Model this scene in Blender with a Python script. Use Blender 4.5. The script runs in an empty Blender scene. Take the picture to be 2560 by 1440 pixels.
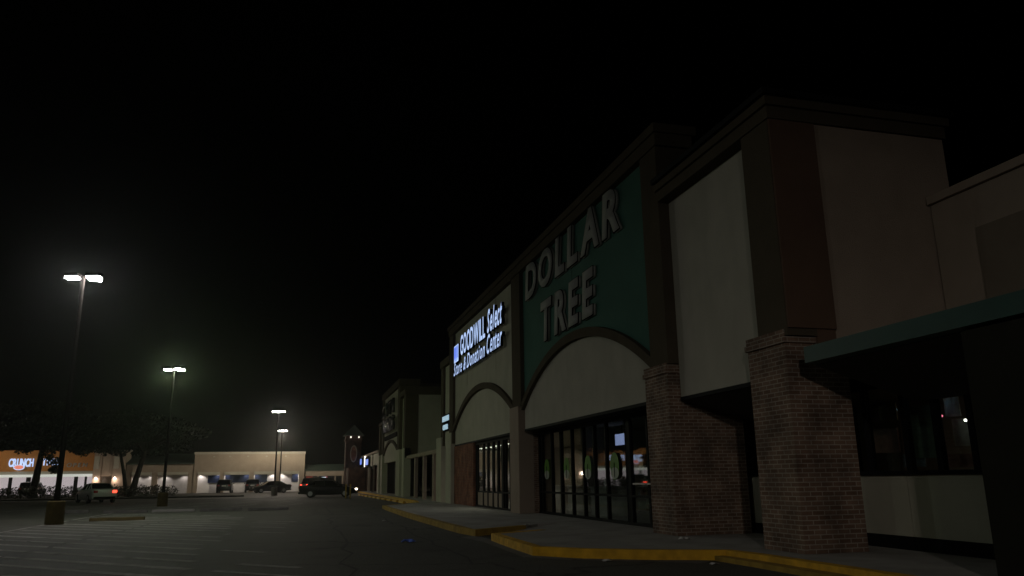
import bpy, bmesh, math, random
from mathutils import Vector, Matrix
random.seed(7)
S = bpy.context.scene
COL = S.collection
# ---------------------------------------------------------------- camera
cam_d = bpy.data.cameras.new("camera"); cam = bpy.data.objects.new("camera", cam_d)
COL.objects.link(cam); S.camera = cam
cam_d.sensor_width = 36; cam_d.lens = 36 * 1945 / 2560
cam_d.clip_start = .05; cam_d.clip_end = 3000
def cam_axes():
    f = 1945.
    y = Vector((738 - 1280, 1203 - 720, f)).normalized()
    u = Vector((1180 - 1280, -7500 - 720, f)).normalized()
    u = (u - y * u.dot(y)).normalized(); x = y.cross(u)
    right = Vector((x[0], y[0], u[0])); down = Vector((x[1], y[1], u[1])); fwd = Vector((x[2], y[2], u[2]))
    return right, -down, fwd
r_, u_, f_ = cam_axes()
M4 = Matrix((( r_[0], u_[0], -f_[0], 0), (r_[1], u_[1], -f_[1], 0), (r_[2], u_[2], -f_[2], 1.35), (0, 0, 0, 1)))
cam.matrix_world = M4
# ---------------------------------------------------------------- world (moonless night sky)
W = bpy.data.worlds.new("World"); S.world = W; W.use_nodes = True
nt = W.node_tree; bg = nt.nodes["Background"]
sky = nt.nodes.new("ShaderNodeTexSky"); sky.sky_type = 'NISHITA'; sky.sun_disc = False
sky.sun_elevation = math.radians(-9); sky.sun_rotation = math.radians(200)
nt.links.new(sky.outputs[0], bg.inputs[0]); bg.inputs[1].default_value = 0.1
S.view_settings.view_transform = 'Standard'; S.view_settings.look = 'None'
S.view_settings.exposure = 0; S.view_settings.gamma = 1
S.cycles.sample_clamp_indirect = 1.5; S.cycles.sample_clamp_direct = 0
S.cycles.max_bounces = 6; S.cycles.transparent_max_bounces = 12
S.cycles.volume_bounces = 0
S.cycles.use_denoising = True
S.cycles.caustics_reflective = False; S.cycles.caustics_refractive = False
# ---------------------------------------------------------------- materials
def nodes(name):
    m = bpy.data.materials.new(name); m.use_nodes = True
    t = m.node_tree; return m, t, t.nodes["Principled BSDF"]
def mat(name, col, rough=.8, var=.12, scale=3., bump=0., bscale=40., metal=0., spec=.4, stretch=None, stain=0.):
    m, t, b = nodes(name); N = t.nodes; L = t.links
    b.inputs["Roughness"].default_value = rough; b.inputs["Metallic"].default_value = metal
    b.inputs["Specular IOR Level"].default_value = spec
    tc = N.new("ShaderNodeTexCoord"); src = tc.outputs["Object"]
    if stretch:
        mp = N.new("ShaderNodeMapping"); mp.inputs["Scale"].default_value = stretch
        L.new(src, mp.inputs[0]); src = mp.outputs[0]
    no = N.new("ShaderNodeTexNoise"); no.inputs["Scale"].default_value = scale; no.inputs["Detail"].default_value = 6
    L.new(src, no.inputs["Vector"])
    cr = N.new("ShaderNodeValToRGB"); e = cr.color_ramp.elements
    e[0].position = .3; e[1].position = .7
    e[0].color = tuple(c * (1 - var) for c in col) + (1,); e[1].color = tuple(min(1, c * (1 + var)) for c in col) + (1,)
    L.new(no.outputs[0], cr.inputs[0]); out = cr.outputs[0]
    if stain:
        n2 = N.new("ShaderNodeTexNoise"); n2.inputs["Scale"].default_value = .8; n2.inputs["Detail"].default_value = 8
        mp2 = N.new("ShaderNodeMapping"); mp2.inputs["Scale"].default_value = (1.6, 1.6, .35)
        L.new(tc.outputs["Object"], mp2.inputs[0]); L.new(mp2.outputs[0], n2.inputs["Vector"])
        c2 = N.new("ShaderNodeValToRGB"); c2.color_ramp.elements[0].position = .5; c2.color_ramp.elements[1].position = .72
        c2.color_ramp.elements[1].color = (stain, stain, stain, 1); c2.color_ramp.elements[0].color = (0, 0, 0, 1)
        L.new(n2.outputs[0], c2.inputs[0])
        mx = N.new("ShaderNodeMixRGB"); mx.blend_type = 'MIX'; mx.inputs[2].default_value = tuple(c * .5 for c in col) + (1,)
        L.new(c2.outputs[0], mx.inputs[0]); L.new(out, mx.inputs[1]); out = mx.outputs[0]
    L.new(out, b.inputs["Base Color"])
    if bump:
        nb = N.new("ShaderNodeTexNoise"); nb.inputs["Scale"].default_value = bscale; nb.inputs["Detail"].default_value = 4
        L.new(tc.outputs["Object"], nb.inputs["Vector"])
        bp = N.new("ShaderNodeBump"); bp.inputs["Strength"].default_value = bump; bp.inputs["Distance"].default_value = .02
        L.new(nb.outputs[0], bp.inputs["Height"]); L.new(bp.outputs[0], b.inputs["Normal"])
    return m
def emit(name, col, strength, base=(.8, .8, .8)):
    m, t, b = nodes(name)
    b.inputs["Base Color"].default_value = base + (1,); b.inputs["Roughness"].default_value = .5
    b.inputs["Emission Color"].default_value = col + (1,); b.inputs["Emission Strength"].default_value = strength
    return m
def brick(name, c1, c2, mortar, size=1.0):
    m, t, b = nodes(name); N = t.nodes; L = t.links
    b.inputs["Roughness"].default_value = .9; b.inputs["Specular IOR Level"].default_value = .2
    tc = N.new("ShaderNodeTexCoord"); sp = N.new("ShaderNodeSeparateXYZ"); L.new(tc.outputs["Object"], sp.inputs[0])
    ad = N.new("ShaderNodeMath"); L.new(sp.outputs[0], ad.inputs[0]); L.new(sp.outputs[1], ad.inputs[1])
    cb = N.new("ShaderNodeCombineXYZ"); L.new(ad.outputs[0], cb.inputs[0]); L.new(sp.outputs[2], cb.inputs[1])
    br = N.new("ShaderNodeTexBrick"); L.new(cb.outputs[0], br.inputs["Vector"])
    br.inputs["Color1"].default_value = c1 + (1,); br.inputs["Color2"].default_value = c2 + (1,); br.inputs["Mortar"].default_value = mortar + (1,)
    br.inputs["Scale"].default_value = 1; br.inputs["Mortar Size"].default_value = .009; br.inputs["Mortar Smooth"].default_value = .3
    br.inputs["Brick Width"].default_value = .215; br.inputs["Row Height"].default_value = .072; br.inputs["Bias"].default_value = -.1
    no = N.new("ShaderNodeTexNoise"); no.inputs["Scale"].default_value = 2.2; no.inputs["Detail"].default_value = 7
    L.new(tc.outputs["Object"], no.inputs["Vector"])
    mx = N.new("ShaderNodeMixRGB"); mx.blend_type = 'MULTIPLY'; mx.inputs[0].default_value = .75
    cr = N.new("ShaderNodeValToRGB"); cr.color_ramp.elements[0].position = .32; cr.color_ramp.elements[1].position = .68
    cr.color_ramp.elements[0].color = (.35, .35, .35, 1); cr.color_ramp.elements[1].color = (1.25, 1.2, 1.15, 1)
    L.new(no.outputs[0], cr.inputs[0]); L.new(br.outputs[0], mx.inputs[1]); L.new(cr.outputs[0], mx.inputs[2])
    L.new(mx.outputs[0], b.inputs["Base Color"])
    bp = N.new("ShaderNodeBump"); bp.inputs["Strength"].default_value = .8; bp.inputs["Distance"].default_value = .012; bp.invert = True
    L.new(br.outputs["Fac"], bp.inputs["Height"]); L.new(bp.outputs[0], b.inputs["Normal"])
    return m
def glass(name, tint=(.75, .8, .78), refl=.05):
    m = bpy.data.materials.new(name); m.use_nodes = True; t = m.node_tree; N = t.nodes; L = t.links
    N.clear(); o = N.new("ShaderNodeOutputMaterial"); mix = N.new("ShaderNodeMixShader")
    tr = N.new("ShaderNodeBsdfTransparent"); tr.inputs[0].default_value = tint + (1,)
    gl = N.new("ShaderNodeBsdfGlossy"); gl.inputs["Roughness"].default_value = .02; gl.inputs[0].default_value = (1, 1, 1, 1)
    ge = N.new("ShaderNodeNewGeometry"); dt = N.new("ShaderNodeVectorMath"); dt.operation = 'DOT_PRODUCT'
    L.new(ge.outputs["Normal"], dt.inputs[0]); L.new(ge.outputs["Incoming"], dt.inputs[1])
    ab = N.new("ShaderNodeMath"); ab.operation = 'ABSOLUTE'; L.new(dt.outputs["Value"], ab.inputs[0])
    om = N.new("ShaderNodeMath"); om.operation = 'SUBTRACT'; om.inputs[0].default_value = 1; L.new(ab.outputs[0], om.inputs[1])
    pw = N.new("ShaderNodeMath"); pw.operation = 'POWER'; pw.inputs[1].default_value = 4; L.new(om.outputs[0], pw.inputs[0])
    fr = N.new("ShaderNodeMath"); fr.operation = 'MULTIPLY_ADD'; fr.inputs[1].default_value = .9; fr.inputs[2].default_value = refl; L.new(pw.outputs[0], fr.inputs[0])
    no = N.new("ShaderNodeTexNoise"); no.inputs["Scale"].default_value = .6
    bp = N.new("ShaderNodeBump"); bp.inputs["Strength"].default_value = .08; bp.inputs["Distance"].default_value = .02
    L.new(no.outputs[0], bp.inputs["Height"]); L.new(bp.outputs[0], gl.inputs["Normal"])
    L.new(fr.outputs[0], mix.inputs[0]); L.new(tr.outputs[0], mix.inputs[1]); L.new(gl.outputs[0], mix.inputs[2])
    L.new(mix.outputs[0], o.inputs[0]); return m

K = {}
K['cream'] = mat('cream_stucco', (.42, .40, .33), .92, .07, 1.5, .5, 60, spec=.2, stain=.18)
K['creamg'] = mat('greenish_cream_stucco', (.44, .43, .33), .92, .07, 1.5, .5, 60, spec=.2, stain=.18)
K['brown'] = mat('brown_stucco_trim', (.088, .074, .052), .95, .08, 2, .5, 60, spec=.03, stain=.2)
K['rust'] = mat('reddish_brown_stucco', (.13, .082, .056), .92, .08, 2, .5, 60, spec=.2)  # brown trim with reddish light put into its colour
K['tan'] = mat('tan_stucco', (.33, .27, .21), .92, .07, 1.5, .5, 60, spec=.2, stain=.15)
K['teal'] = mat('teal_painted_panel', (.045, .125, .095), .85, .08, 1.2, .3, 50, spec=.3)
K['green_metal'] = mat('dark_green_metal', (.008, .045, .035), .55, .1, 3)
K['dark_metal'] = mat('dark_bronze_frame', (.008, .008, .008), .75, .2, 5, spec=.12)
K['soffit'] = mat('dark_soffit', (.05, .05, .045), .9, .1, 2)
K['brick'] = brick('weathered_brick', (.165, .105, .072), (.24, .165, .12), (.36, .32, .27))
K['brick_red'] = brick('red_brick', (.22, .08, .045), (.28, .11, .065), (.24, .17, .13))
K['brick_dark'] = brick('dark_red_brick', (.06, .028, .02), (.08, .038, .026), (.07, .055, .045))
K['dark_paint'] = mat('dark_painted_pier', (.018, .018, .013), .95, .12, 3, spec=.05)  # the pier's shade is put into this near-black colour
K['glass'] = glass('storefront_glass')
K['glass_dark'] = glass('dark_window_glass', (.35, .37, .4))
K['white_letter'] = mat('unlit_white_letter_face', (.36, .37, .34), .8, .03, 3, spec=.1)
K['black'] = mat('black_trim', (.008, .008, .008), .95, .1, 3, spec=.02)
K['black_letter'] = mat('dark_letter_gloss', (.012, .012, .014), .12, .1, 3, spec=.8)
K['sign_glow'] = emit('lit_letter_face', (.47, .63, 1.), 1.0, (.3, .3, .3))
K['sign_glow_pale'] = emit('lit_letter_face_pale', (.42, .62, .75), .7, (.3, .3, .3))
K['sign_blue'] = emit('lit_blue_face', (.10, .2, .95), .9)
K['sign_bluepale'] = emit('lit_pale_blue_face', (.22, .36, 1.), .8, (.2, .2, .3))
K['yellow'] = mat('worn_yellow_paint', (.64, .36, .02), .75, .22, 5, .5, 30, stain=.6)
K['yellow_dull'] = mat('faded_yellow_paint', (.34, .22, .035), .85, .25, 5, .5, 30, stain=.7)
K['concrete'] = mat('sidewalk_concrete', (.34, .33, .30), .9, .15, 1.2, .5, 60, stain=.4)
K['base_yellow'] = mat('grimy_yellow_base', (.10, .075, .02), .9, .25, 5, .5, 30, stain=.7)
K['tar'] = mat('sealing_tar', (.04, .039, .035), .8, .15, 4)
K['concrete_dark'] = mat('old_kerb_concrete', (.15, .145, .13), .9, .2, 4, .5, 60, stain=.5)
K['pole'] = mat('dark_bronze_pole', (.018, .016, .014), .95, .1, 5, spec=.05)
K['white_paint'] = mat('worn_white_paint', (.36, .355, .32), .85, .35, 6, stretch=(1, 1, 1), stain=.6)
K['roof_green'] = mat('green_metal_roof', (.045, .065, .05), .6, .12, 2)
K['leaf'] = mat('tree_leaves', (.016, .022, .01), .7, .4, .6)
K['leaf_hedge'] = mat('hedge_leaves', (.06, .06, .045), .8, .45, .8)
K['bark'] = mat('tree_bark', (.03, .024, .018), .95, .3, 4, .8, 20)
K['tyre'] = mat('tyre_rubber', (.015, .015, .015), .85, .1, 5)
K['rim'] = mat('alloy_rim', (.35, .35, .36), .35, .05, 5, metal=.8)
K['car_black'] = mat('black_car_paint', (.004, .004, .005), .3, .1, 3, spec=.25)
K['car_white'] = mat('white_car_paint', (.55, .56, .56), .25, .03, 3, spec=.6)
K['car_silver'] = mat('silver_car_paint', (.5, .5, .48), .35, .03, 3, metal=.2, spec=.6)
K['car_dark'] = mat('dark_grey_car_paint', (.022, .022, .026), .2, .05, 3, spec=.7)
K['car_glass'] = mat('car_window', (.006, .007, .008), .06, .1, 3, spec=.8)
K['tail_on'] = emit('lit_tail_light', (1., .06, .03), 3.5, (.4, .02, .02))
K['tail_off'] = mat('tail_light_lens', (.25, .02, .02), .2, .05, 3)
K['head_on'] = emit('lit_headlight', (1., .86, .68), 9)
K['head_off'] = mat('headlight_lens', (.5, .5, .5), .1, .05, 3, spec=.8)
K['plate'] = mat('number_plate', (.55, .55, .52), .5, .1, 10)
K['lamp_lens'] = emit('lamp_lens_white', (1., .93, .95), 60)
K['lamp_lens_green'] = emit('lamp_lens_cool', (.93, 1., .93), 50)
K['lamp_lens_near'] = emit('lamp_lens_glaring', (1., .94, .93), 230)
K['tower_glow'] = emit('tower_lamp_glow', (1, .9, .8), 1.6)
K['tube'] = emit('fluorescent_tube', (1., .93, .80), 4)
K['wall_lamp'] = emit('wall_lamp_glow', (1., .78, .66), 8)
K['white_panel'] = mat('pale_wall_panel', (.52, .50, .47), .7, .06, 2)
K['orange'] = mat('orange_sign_band', (.46, .2, .05), .8, .08, 2)
K['blue_paper'] = mat('blue_litter_plastic', (.12, .22, .75), .5, .2, 12)
K['paper'] = mat('white_litter_paper', (.6, .6, .58), .8, .15, 9)
K['floor_in'] = mat('shop_floor', (.3, .28, .25), .35, .08, 2)
K['wall_in'] = mat('shop_interior_wall', (.30, .26, .2), .8, .08, 2)
K['decal_green'] = mat('green_window_decal', (.10, .24, .03), .6, .06, 3)
K['decal_grey'] = mat('pale_window_decal', (.38, .42, .34), .6, .06, 3)
# asphalt
m, t, b = nodes('worn_asphalt'); N = t.nodes; L = t.links
b.inputs["Roughness"].default_value = .78; b.inputs["Specular IOR Level"].default_value = .35
tc = N.new("ShaderNodeTexCoord")
n1 = N.new("ShaderNodeTexNoise"); n1.inputs["Scale"].default_value = .12; n1.inputs["Detail"].default_value = 9; n1.inputs["Roughness"].default_value = .62
n2 = N.new("ShaderNodeTexNoise"); n2.inputs["Scale"].default_value = 26; n2.inputs["Detail"].default_value = 5
vo = N.new("ShaderNodeTexVoronoi"); vo.feature = 'DISTANCE_TO_EDGE'; vo.inputs["Scale"].default_value = .19
dn = N.new("ShaderNodeTexNoise"); dn.inputs["Scale"].default_value = .9; dn.inputs["Detail"].default_value = 5
av = N.new("ShaderNodeMixRGB"); av.inputs[0].default_value = .35
for n in (n1, n2, dn): L.new(tc.outputs["Object"], n.inputs["Vector"])
L.new(tc.outputs["Object"], av.inputs[1]); L.new(dn.outputs[1], av.inputs[2]); 
ms = N.new("ShaderNodeVectorMath"); ms.operation = 'MULTIPLY_ADD'; ms.inputs[1].default_value = (2.2, 2.2, 0)
L.new(dn.outputs[1], ms.inputs[0]); L.new(tc.outputs["Object"], ms.inputs[2]); L.new(ms.outputs[0], vo.inputs["Vector"])
r1 = N.new("ShaderNodeValToRGB"); r1.color_ramp.elements[0].position = .3; r1.color_ramp.elements[1].position = .72
r1.color_ramp.elements[0].color = (.065, .063, .054, 1); r1.color_ramp.elements[1].color = (.11, .107, .092, 1)
L.new(n1.outputs[0], r1.inputs[0])
r2 = N.new("ShaderNodeValToRGB"); r2.color_ramp.elements[0].position = .35; r2.color_ramp.elements[1].position = .7
r2.color_ramp.elements[0].color = (.6, .6, .6, 1); r2.color_ramp.elements[1].color = (1.35, 1.35, 1.3, 1)
L.new(n2.outputs[0], r2.inputs[0])
mm = N.new("ShaderNodeMixRGB"); mm.blend_type = 'MULTIPLY'; mm.inputs[0].default_value = 1
L.new(r1.outputs[0], mm.inputs[1]); L.new(r2.outputs[0], mm.inputs[2])
n4 = N.new("ShaderNodeTexNoise"); n4.inputs["Scale"].default_value = .9; n4.inputs["Detail"].default_value = 7; L.new(tc.outputs["Object"], n4.inputs["Vector"])
r4 = N.new("ShaderNodeValToRGB"); r4.color_ramp.elements[0].position = .56; r4.color_ramp.elements[1].position = .74
r4.color_ramp.elements[0].color = (1, 1, 1, 1); r4.color_ramp.elements[1].color = (.5, .5, .5, 1); L.new(n4.outputs[0], r4.inputs[0])
m4 = N.new("ShaderNodeMixRGB"); m4.blend_type = 'MULTIPLY'; m4.inputs[0].default_value = .8; L.new(mm.outputs[0], m4.inputs[1]); L.new(r4.outputs[0], m4.inputs[2]); mm = m4
r3 = N.new("ShaderNodeValToRGB"); r3.color_ramp.elements[0].position = .0; r3.color_ramp.elements[1].position = .012
r3.color_ramp.elements[0].color = (.35, .35, .35, 1)
L.new(vo.outputs[0], r3.inputs[0])
m3 = N.new("ShaderNodeMixRGB"); m3.blend_type = 'MULTIPLY'; m3.inputs[0].default_value = 1
L.new(mm.outputs[0], m3.inputs[1]); L.new(r3.outputs[0], m3.inputs[2]); L.new(m3.outputs[0], b.inputs["Base Color"])
bp = N.new("ShaderNodeBump"); bp.inputs["Strength"].default_value = .6; bp.inputs["Distance"].default_value = .015
L.new(n2.outputs[0], bp.inputs["Height"]); L.new(bp.outputs[0], b.inputs["Normal"])
K['asphalt'] = m

# ---------------------------------------------------------------- builders
class MB:
    def __init__(s): s.v = []; s.f = []
    def add(s, vs, fs):
        n = len(s.v); s.v += [tuple(v) for v in vs]; s.f += [tuple(i + n for i in f) for f in fs]; return s
    def box(s, x0, x1, y0, y1, z0, z1):
        v = [(x0, y0, z0), (x1, y0, z0), (x1, y1, z0), (x0, y1, z0), (x0, y0, z1), (x1, y0, z1), (x1, y1, z1), (x0, y1, z1)]
        return s.add(v, [(0, 3, 2, 1), (4, 5, 6, 7), (0, 1, 5, 4), (1, 2, 6, 5), (2, 3, 7, 6), (3, 0, 4, 7)])
    def prism(s, pts, ax, a0, a1):
        """pts 2-D polygon; ax 'x': pts=(y,z); 'y': pts=(x,z); 'z': pts=(x,y)"""
        def P(p, a): return (a, p[0], p[1]) if ax == 'x' else (p[0], a, p[1]) if ax == 'y' else (p[0], p[1], a)
        n = len(pts); v = [P(p, a0) for p in pts] + [P(p, a1) for p in pts]
        return s.add(v, [tuple(range(n)), tuple(range(2 * n - 1, n - 1, -1))] + [(i, i + n, (i + 1) % n + n, (i + 1) % n) for i in range(n)])
    def tube(s, pts, rs, n=10):
        pts = [Vector(p) for p in pts]; rings = []
        for i, p in enumerate(pts):
            d = (pts[min(i + 1, len(pts) - 1)] - pts[max(i - 1, 0)]).normalized()
            a = d.orthogonal().normalized(); c = d.cross(a)
            rings.append([p + (a * math.cos(2 * math.pi * k / n) + c * math.sin(2 * math.pi * k / n)) * rs[i] for k in range(n)])
        v = [q for r in rings for q in r]; f = []
        for i in range(len(pts) - 1):
            for k in range(n): f.append((i * n + k, i * n + (k + 1) % n, (i + 1) * n + (k + 1) % n, (i + 1) * n + k))
        f.append(tuple(range(n - 1, -1, -1))); f.append(tuple((len(pts) - 1) * n + k for k in range(n)))
        return s.add(v, f)
    def strip(s, a, b, x0, x1):
        """band between two (y,z) polylines a and b, thick from x0 to x1"""
        n = len(a); v = [(x0, *p) for p in a] + [(x0, *p) for p in b] + [(x1, *p) for p in a] + [(x1, *p) for p in b]; f = []
        for i in range(n - 1):
            f += [(i, i + 1, n + i + 1, n + i), (2 * n + i, 3 * n + i, 3 * n + i + 1, 2 * n + i + 1), (i, 2 * n + i, 2 * n + i + 1, i + 1), (n + i, n + i + 1, 3 * n + i + 1, 3 * n + i)]
        f += [(0, n, 3 * n, 2 * n), (n - 1, 3 * n - 1, 4 * n - 1, 2 * n - 1)]
        return s.add(v, f)
    def build(s, name, m, parent=None, bevel=0., smooth=False):
        me = bpy.data.meshes.new(name); o = parent.location if parent else Vector((0, 0, 0))
        if parent and parent.parent: o = o + parent.parent.location
        me.from_pydata([(v[0] - o[0], v[1] - o[1], v[2] - o[2]) for v in s.v], [], s.f); me.validate()
        bm = bmesh.new(); bm.from_mesh(me); bmesh.ops.recalc_face_normals(bm, faces=bm.faces)
        if bevel: bmesh.ops.bevel(bm, geom=[e for e in bm.edges if len(e.link_faces) == 2 and e.calc_face_angle(0) > .5], offset=bevel, segments=2, affect='EDGES', profile=.6)
        bm.to_mesh(me); bm.free()
        if smooth:
            for p in me.polygons: p.use_smooth = True
        ob = bpy.data.objects.new(name, me); COL.objects.link(ob); me.materials.append(m if not isinstance(m, str) else K[m])
        if parent: ob.parent = parent
        return ob
def B(*a): return MB().box(*a)
def tag(o, label, cat, group=None):
    o['label'] = label; o['category'] = cat
    if group: o['group'] = group
    return o
def thing(name, label, cat, loc=(0, 0, 0), group=None):
    o = bpy.data.objects.new(name, None); COL.objects.link(o); o.location = loc; o.empty_display_size = .3
    return tag(o, label, cat, group)
def struct(o): o['kind'] = 'structure'; return o
def copy_tree(o, parent=None):
    c = o.copy(); COL.objects.link(c)
    if parent: c.parent = parent
    for ch in list(o.children): copy_tree(ch, c)
    return c
def place(root, loc, rz=0): root.location = loc; root.rotation_euler = (0, 0, rz)
def letters(parent, text, org, dirn, cap, width, m, depth=.12, shear=0., off=.0, name='letter', spacing=.12, m_edge=None, up=(0, 0, 1)):
    """mount each glyph as its own mesh; dirn = reading direction, cap = cap height in metres, width = whole text width"""
    dirn = Vector(dirn); up = Vector(up); out = dirn.cross(up); glyphs = []; x = 0
    for ch in text:
        if ch == ' ': x += .42; continue
        cu = bpy.data.curves.new('glyph', 'FONT'); cu.body = ch; cu.size = 1; cu.offset = off; cu.shear = shear; cu.extrude = .0; cu.resolution_u = 4
        ob = bpy.data.objects.new('glyph', cu); COL.objects.link(ob); bpy.context.view_layer.update()
        me = bpy.data.meshes.new_from_object(ob.evaluated_get(bpy.context.evaluated_depsgraph_get()))
        bpy.data.objects.remove(ob); bpy.data.curves.remove(cu)
        xs = [v.co.x for v in me.vertices]; x0, x1 = min(xs), max(xs)
        glyphs.append((me, x - x0)); x += (x1 - x0) + spacing
    tot = x - spacing; sx = width / tot; sy = cap / .70
    res = []
    for me, gx in glyphs:
        bm = bmesh.new(); bm.from_mesh(me); bpy.data.meshes.remove(me)
        bmesh.ops.remove_doubles(bm, verts=bm.verts, dist=1e-4)
        ret = bmesh.ops.extrude_face_region(bm, geom=bm.faces[:])
        vs = [g for g in ret['geom'] if isinstance(g, bmesh.types.BMVert)]
        for v in vs: v.co.z += 1
        o = Vector(org) - parent.location
        for v in bm.verts:
            v.co = o + dirn * (v.co.x + gx) * sx + up * v.co.y * sy + out * (v.co.z * depth)
        bmesh.ops.recalc_face_normals(bm, faces=bm.faces)
        nm = bpy.data.meshes.new(name); bm.to_mesh(nm); bm.free()
        nm.materials.append(K[m])
        if m_edge:
            nm.materials.append(K[m_edge])
            for p in nm.polygons:
                if p.normal.dot(out) < .5: p.material_index = 1
        ob = bpy.data.objects.new(name, nm); COL.objects.link(ob); ob.parent = parent; res.append(ob)
    return res
def arc(y0, y1, zf, zp, n=28, dz=0):
    """segmental arch points (y,z) from y0 to y1, feet at zf, crown zp"""
    c = (y0 + y1) / 2; h = (y1 - y0) / 2; r = zp - zf; R = (h * h + r * r) / (2 * r); cz = zp - R; out = []
    for i in range(n + 1):
        y = y0 + (y1 - y0) * i / n; out.append((y, cz + math.sqrt(R * R - (y - c) ** 2) + dz))
    return out

# ---------------------------------------------------------------- ground
g = MB(); R = 900
g.add([(-R, -R, 0), (R, -R, 0), (R, R, 0), (-R, R, 0)], [(0, 1, 2, 3)])
struct(g.build('ground', 'asphalt'))
# worn crosshatch bay lines, 45 degrees
stripe = MB(); c = 6.35
while c < 33:
    for x0, x1, p_ in ((-8.0 + random.uniform(-.1, .1), -1.75 + random.uniform(-.2, .2), .05), (-1.15 + random.uniform(-.3, .3), .05 + random.uniform(-.3, .3), .45)):
        x = x0
        while x < x1:
            ln = random.uniform(.8, 3.); xe = min(x1, x + ln)
            if random.random() > p_:
                w = .065 + random.uniform(-.02, .02); ya, yb = c - x, c - xe
                j_ = random.uniform(-.015, .015); w2 = w + random.uniform(-.012, .012)
                if yb > 4: stripe.add([(x - w, ya - w, .004), (xe - w2, yb - w2 + j_, .004), (xe + w2, yb + w2 + j_, .004), (x + w, ya + w, .004)], [(0, 1, 2, 3)])
            x = xe + (random.uniform(.03, .18) if random.random() < .4 else 0.001)
    c += 1.24 + random.uniform(-.03, .03)
y = 8.
while y < 40:
    ye = y + random.uniform(1, 4); stripe.add([(-8.35, y, .004), (-8.22, y, .004), (-8.22, ye, .004), (-8.35, ye, .004)], [(0, 1, 2, 3)]); y = ye + random.uniform(.05, .6)
struct(stripe.build('bay_markings', 'white_paint'))
mk = MB()
for y in (47, 55.5, 64):
    for k in range(6):
        x = -15 + k * 2.8
        mk.add([(x, y, .004), (x + .1, y, .004), (x + .1 + 1.5, y + 5.2, .004), (x + 1.5, y + 5.2, .004)], [(0, 1, 2, 3)])
struct(mk.build('stall_markings', 'white_paint'))

struct(MB().add([(-11, 72, .004), (6.9, 72, .004), (6.9, 113, .004), (-11, 113, .004)], [(0, 1, 2, 3)]).build('far_pavement', mat('pale_worn_pavement', (.2, .185, .165), .85, .2, .7, .4, 30, stain=.4)))
# tarred cracks and seams wandering over the lot
cr_ = MB()
def crack(p0, p1, n, j, w):
    pts = [(p0[0] + (p1[0] - p0[0]) * k / n + random.uniform(-j, j), p0[1] + (p1[1] - p0[1]) * k / n + random.uniform(-j, j)) for k in range(n + 1)]
    for a, b_ in zip(pts[:-1], pts[1:]):
        d = Vector((b_[0] - a[0], b_[1] - a[1])).normalized() * w * random.uniform(.6, 1.4); q = Vector((-d.y, d.x))
        cr_.add([(a[0] - q.x, a[1] - q.y, .008), (b_[0] - q.x, b_[1] - q.y, .008), (b_[0] + q.x, b_[1] + q.y, .008), (a[0] + q.x, a[1] + q.y, .008)], [(0, 3, 2, 1)])
crack((-5.6, 12), (-4.4, 34), 26, .12, .05); crack((-2.6, 24), (3.6, 26.5), 16, .1, .03); crack((.8, 10), (1.9, 52), 30, .2, .03)
crack((-14, 37), (6, 38), 30, .2, .04); crack((-16, 52), (5, 51), 30, .2, .05); crack((2.9, 13), (3.3, 40), 26, .1, .03); crack((-4.5, 20), (-12, 30), 16, .15, .03)
struct(cr_.build('tar_seams', 'tar'))
# sidewalk (z .15) with yellow kerbs; a notch ramp splits the two pieces
walk_far = [(4.25, 39.2), (4.12, 30.), (4.25, 19.3), (5.75, 20.4), (6.35, 20.9), (7.0, 20.95), (11.5, 20.95), (11.5, 100), (7.05, 100), (6.9, 47), (6.6, 43.2)]
walk_near = [(4.42, 17.6), (4.3, 14.05), (4.9, 13.3), (5.85, 12.62), (6.95, 12.1), (7.08, 11.2), (7.15, 8.), (7.2, -12), (11.5, -12), (11.5, 18.6), (7.0, 18.5), (6.3, 18.45), (5.75, 18.35)]
MB().prism(walk_far, 'z', 0, .15)
struct(MB().prism(walk_far, 'z', .0, .15).build('sidewalk', 'concrete', bevel=.02))
struct(MB().prism(walk_near, 'z', .0, .15).build('sidewalk', 'concrete', bevel=.02))
# the dropped ramp between the pieces
rp = MB(); rp.add([(5.0, 18.0, .006), (5.0, 19.9, .006), (7.0, 20.95, .148), (7.0, 18.5, .148)], [(0, 3, 2, 1)])
rp.add([(7.0, 18.5, .148), (7.0, 20.95, .148), (11.5, 20.95, .148), (11.5, 18.6, .148)], [(0, 3, 2, 1)])
struct(rp.build('kerb_ramp', 'concrete'))
def kerb(path, w=.16, h=.158, z0=0.0, name='kerb', m='yellow', step=None):
    """kerb strip hugging the outside of the path; returns object"""
    mb = MB(); P = [Vector((p[0], p[1], 0)) for p in path]; n = len(P); L1 = []; L2 = []
    for i, p in enumerate(P):
        d = (P[min(i + 1, n - 1)] - P[max(i - 1, 0)]).normalized(); q = Vector((-d.y, d.x, 0))
        L1.append(p + q * .03); L2.append(p - q * w)
    for i in range(n - 1):
        v = []
        for z in (z0, h):
            v += [(L1[i].x, L1[i].y, z), (L1[i + 1].x, L1[i + 1].y, z), (L2[i + 1].x, L2[i + 1].y, z), (L2[i].x, L2[i].y, z)]
        mb.add(v, [(0, 3, 2, 1), (4, 5, 6, 7), (0, 1, 5, 4), (1, 2, 6, 5), (2, 3, 7, 6), (3, 0, 4, 7)])
    return mb.build(name, m)
def densify(p, step=1.1, j=.012):
    out = []
    for a, b_ in zip(p[:-1], p[1:]):
        d = math.dist(a, b_); n = max(1, int(d / step))
        for i in range(n): out.append((a[0] + (b_[0] - a[0]) * i / n + random.uniform(-j, j), a[1] + (b_[1] - a[1]) * i / n))
    out.append(p[-1]); return out
def inward(p, s=1):  # kerb offset direction depends on travel direction
    return p
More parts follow.
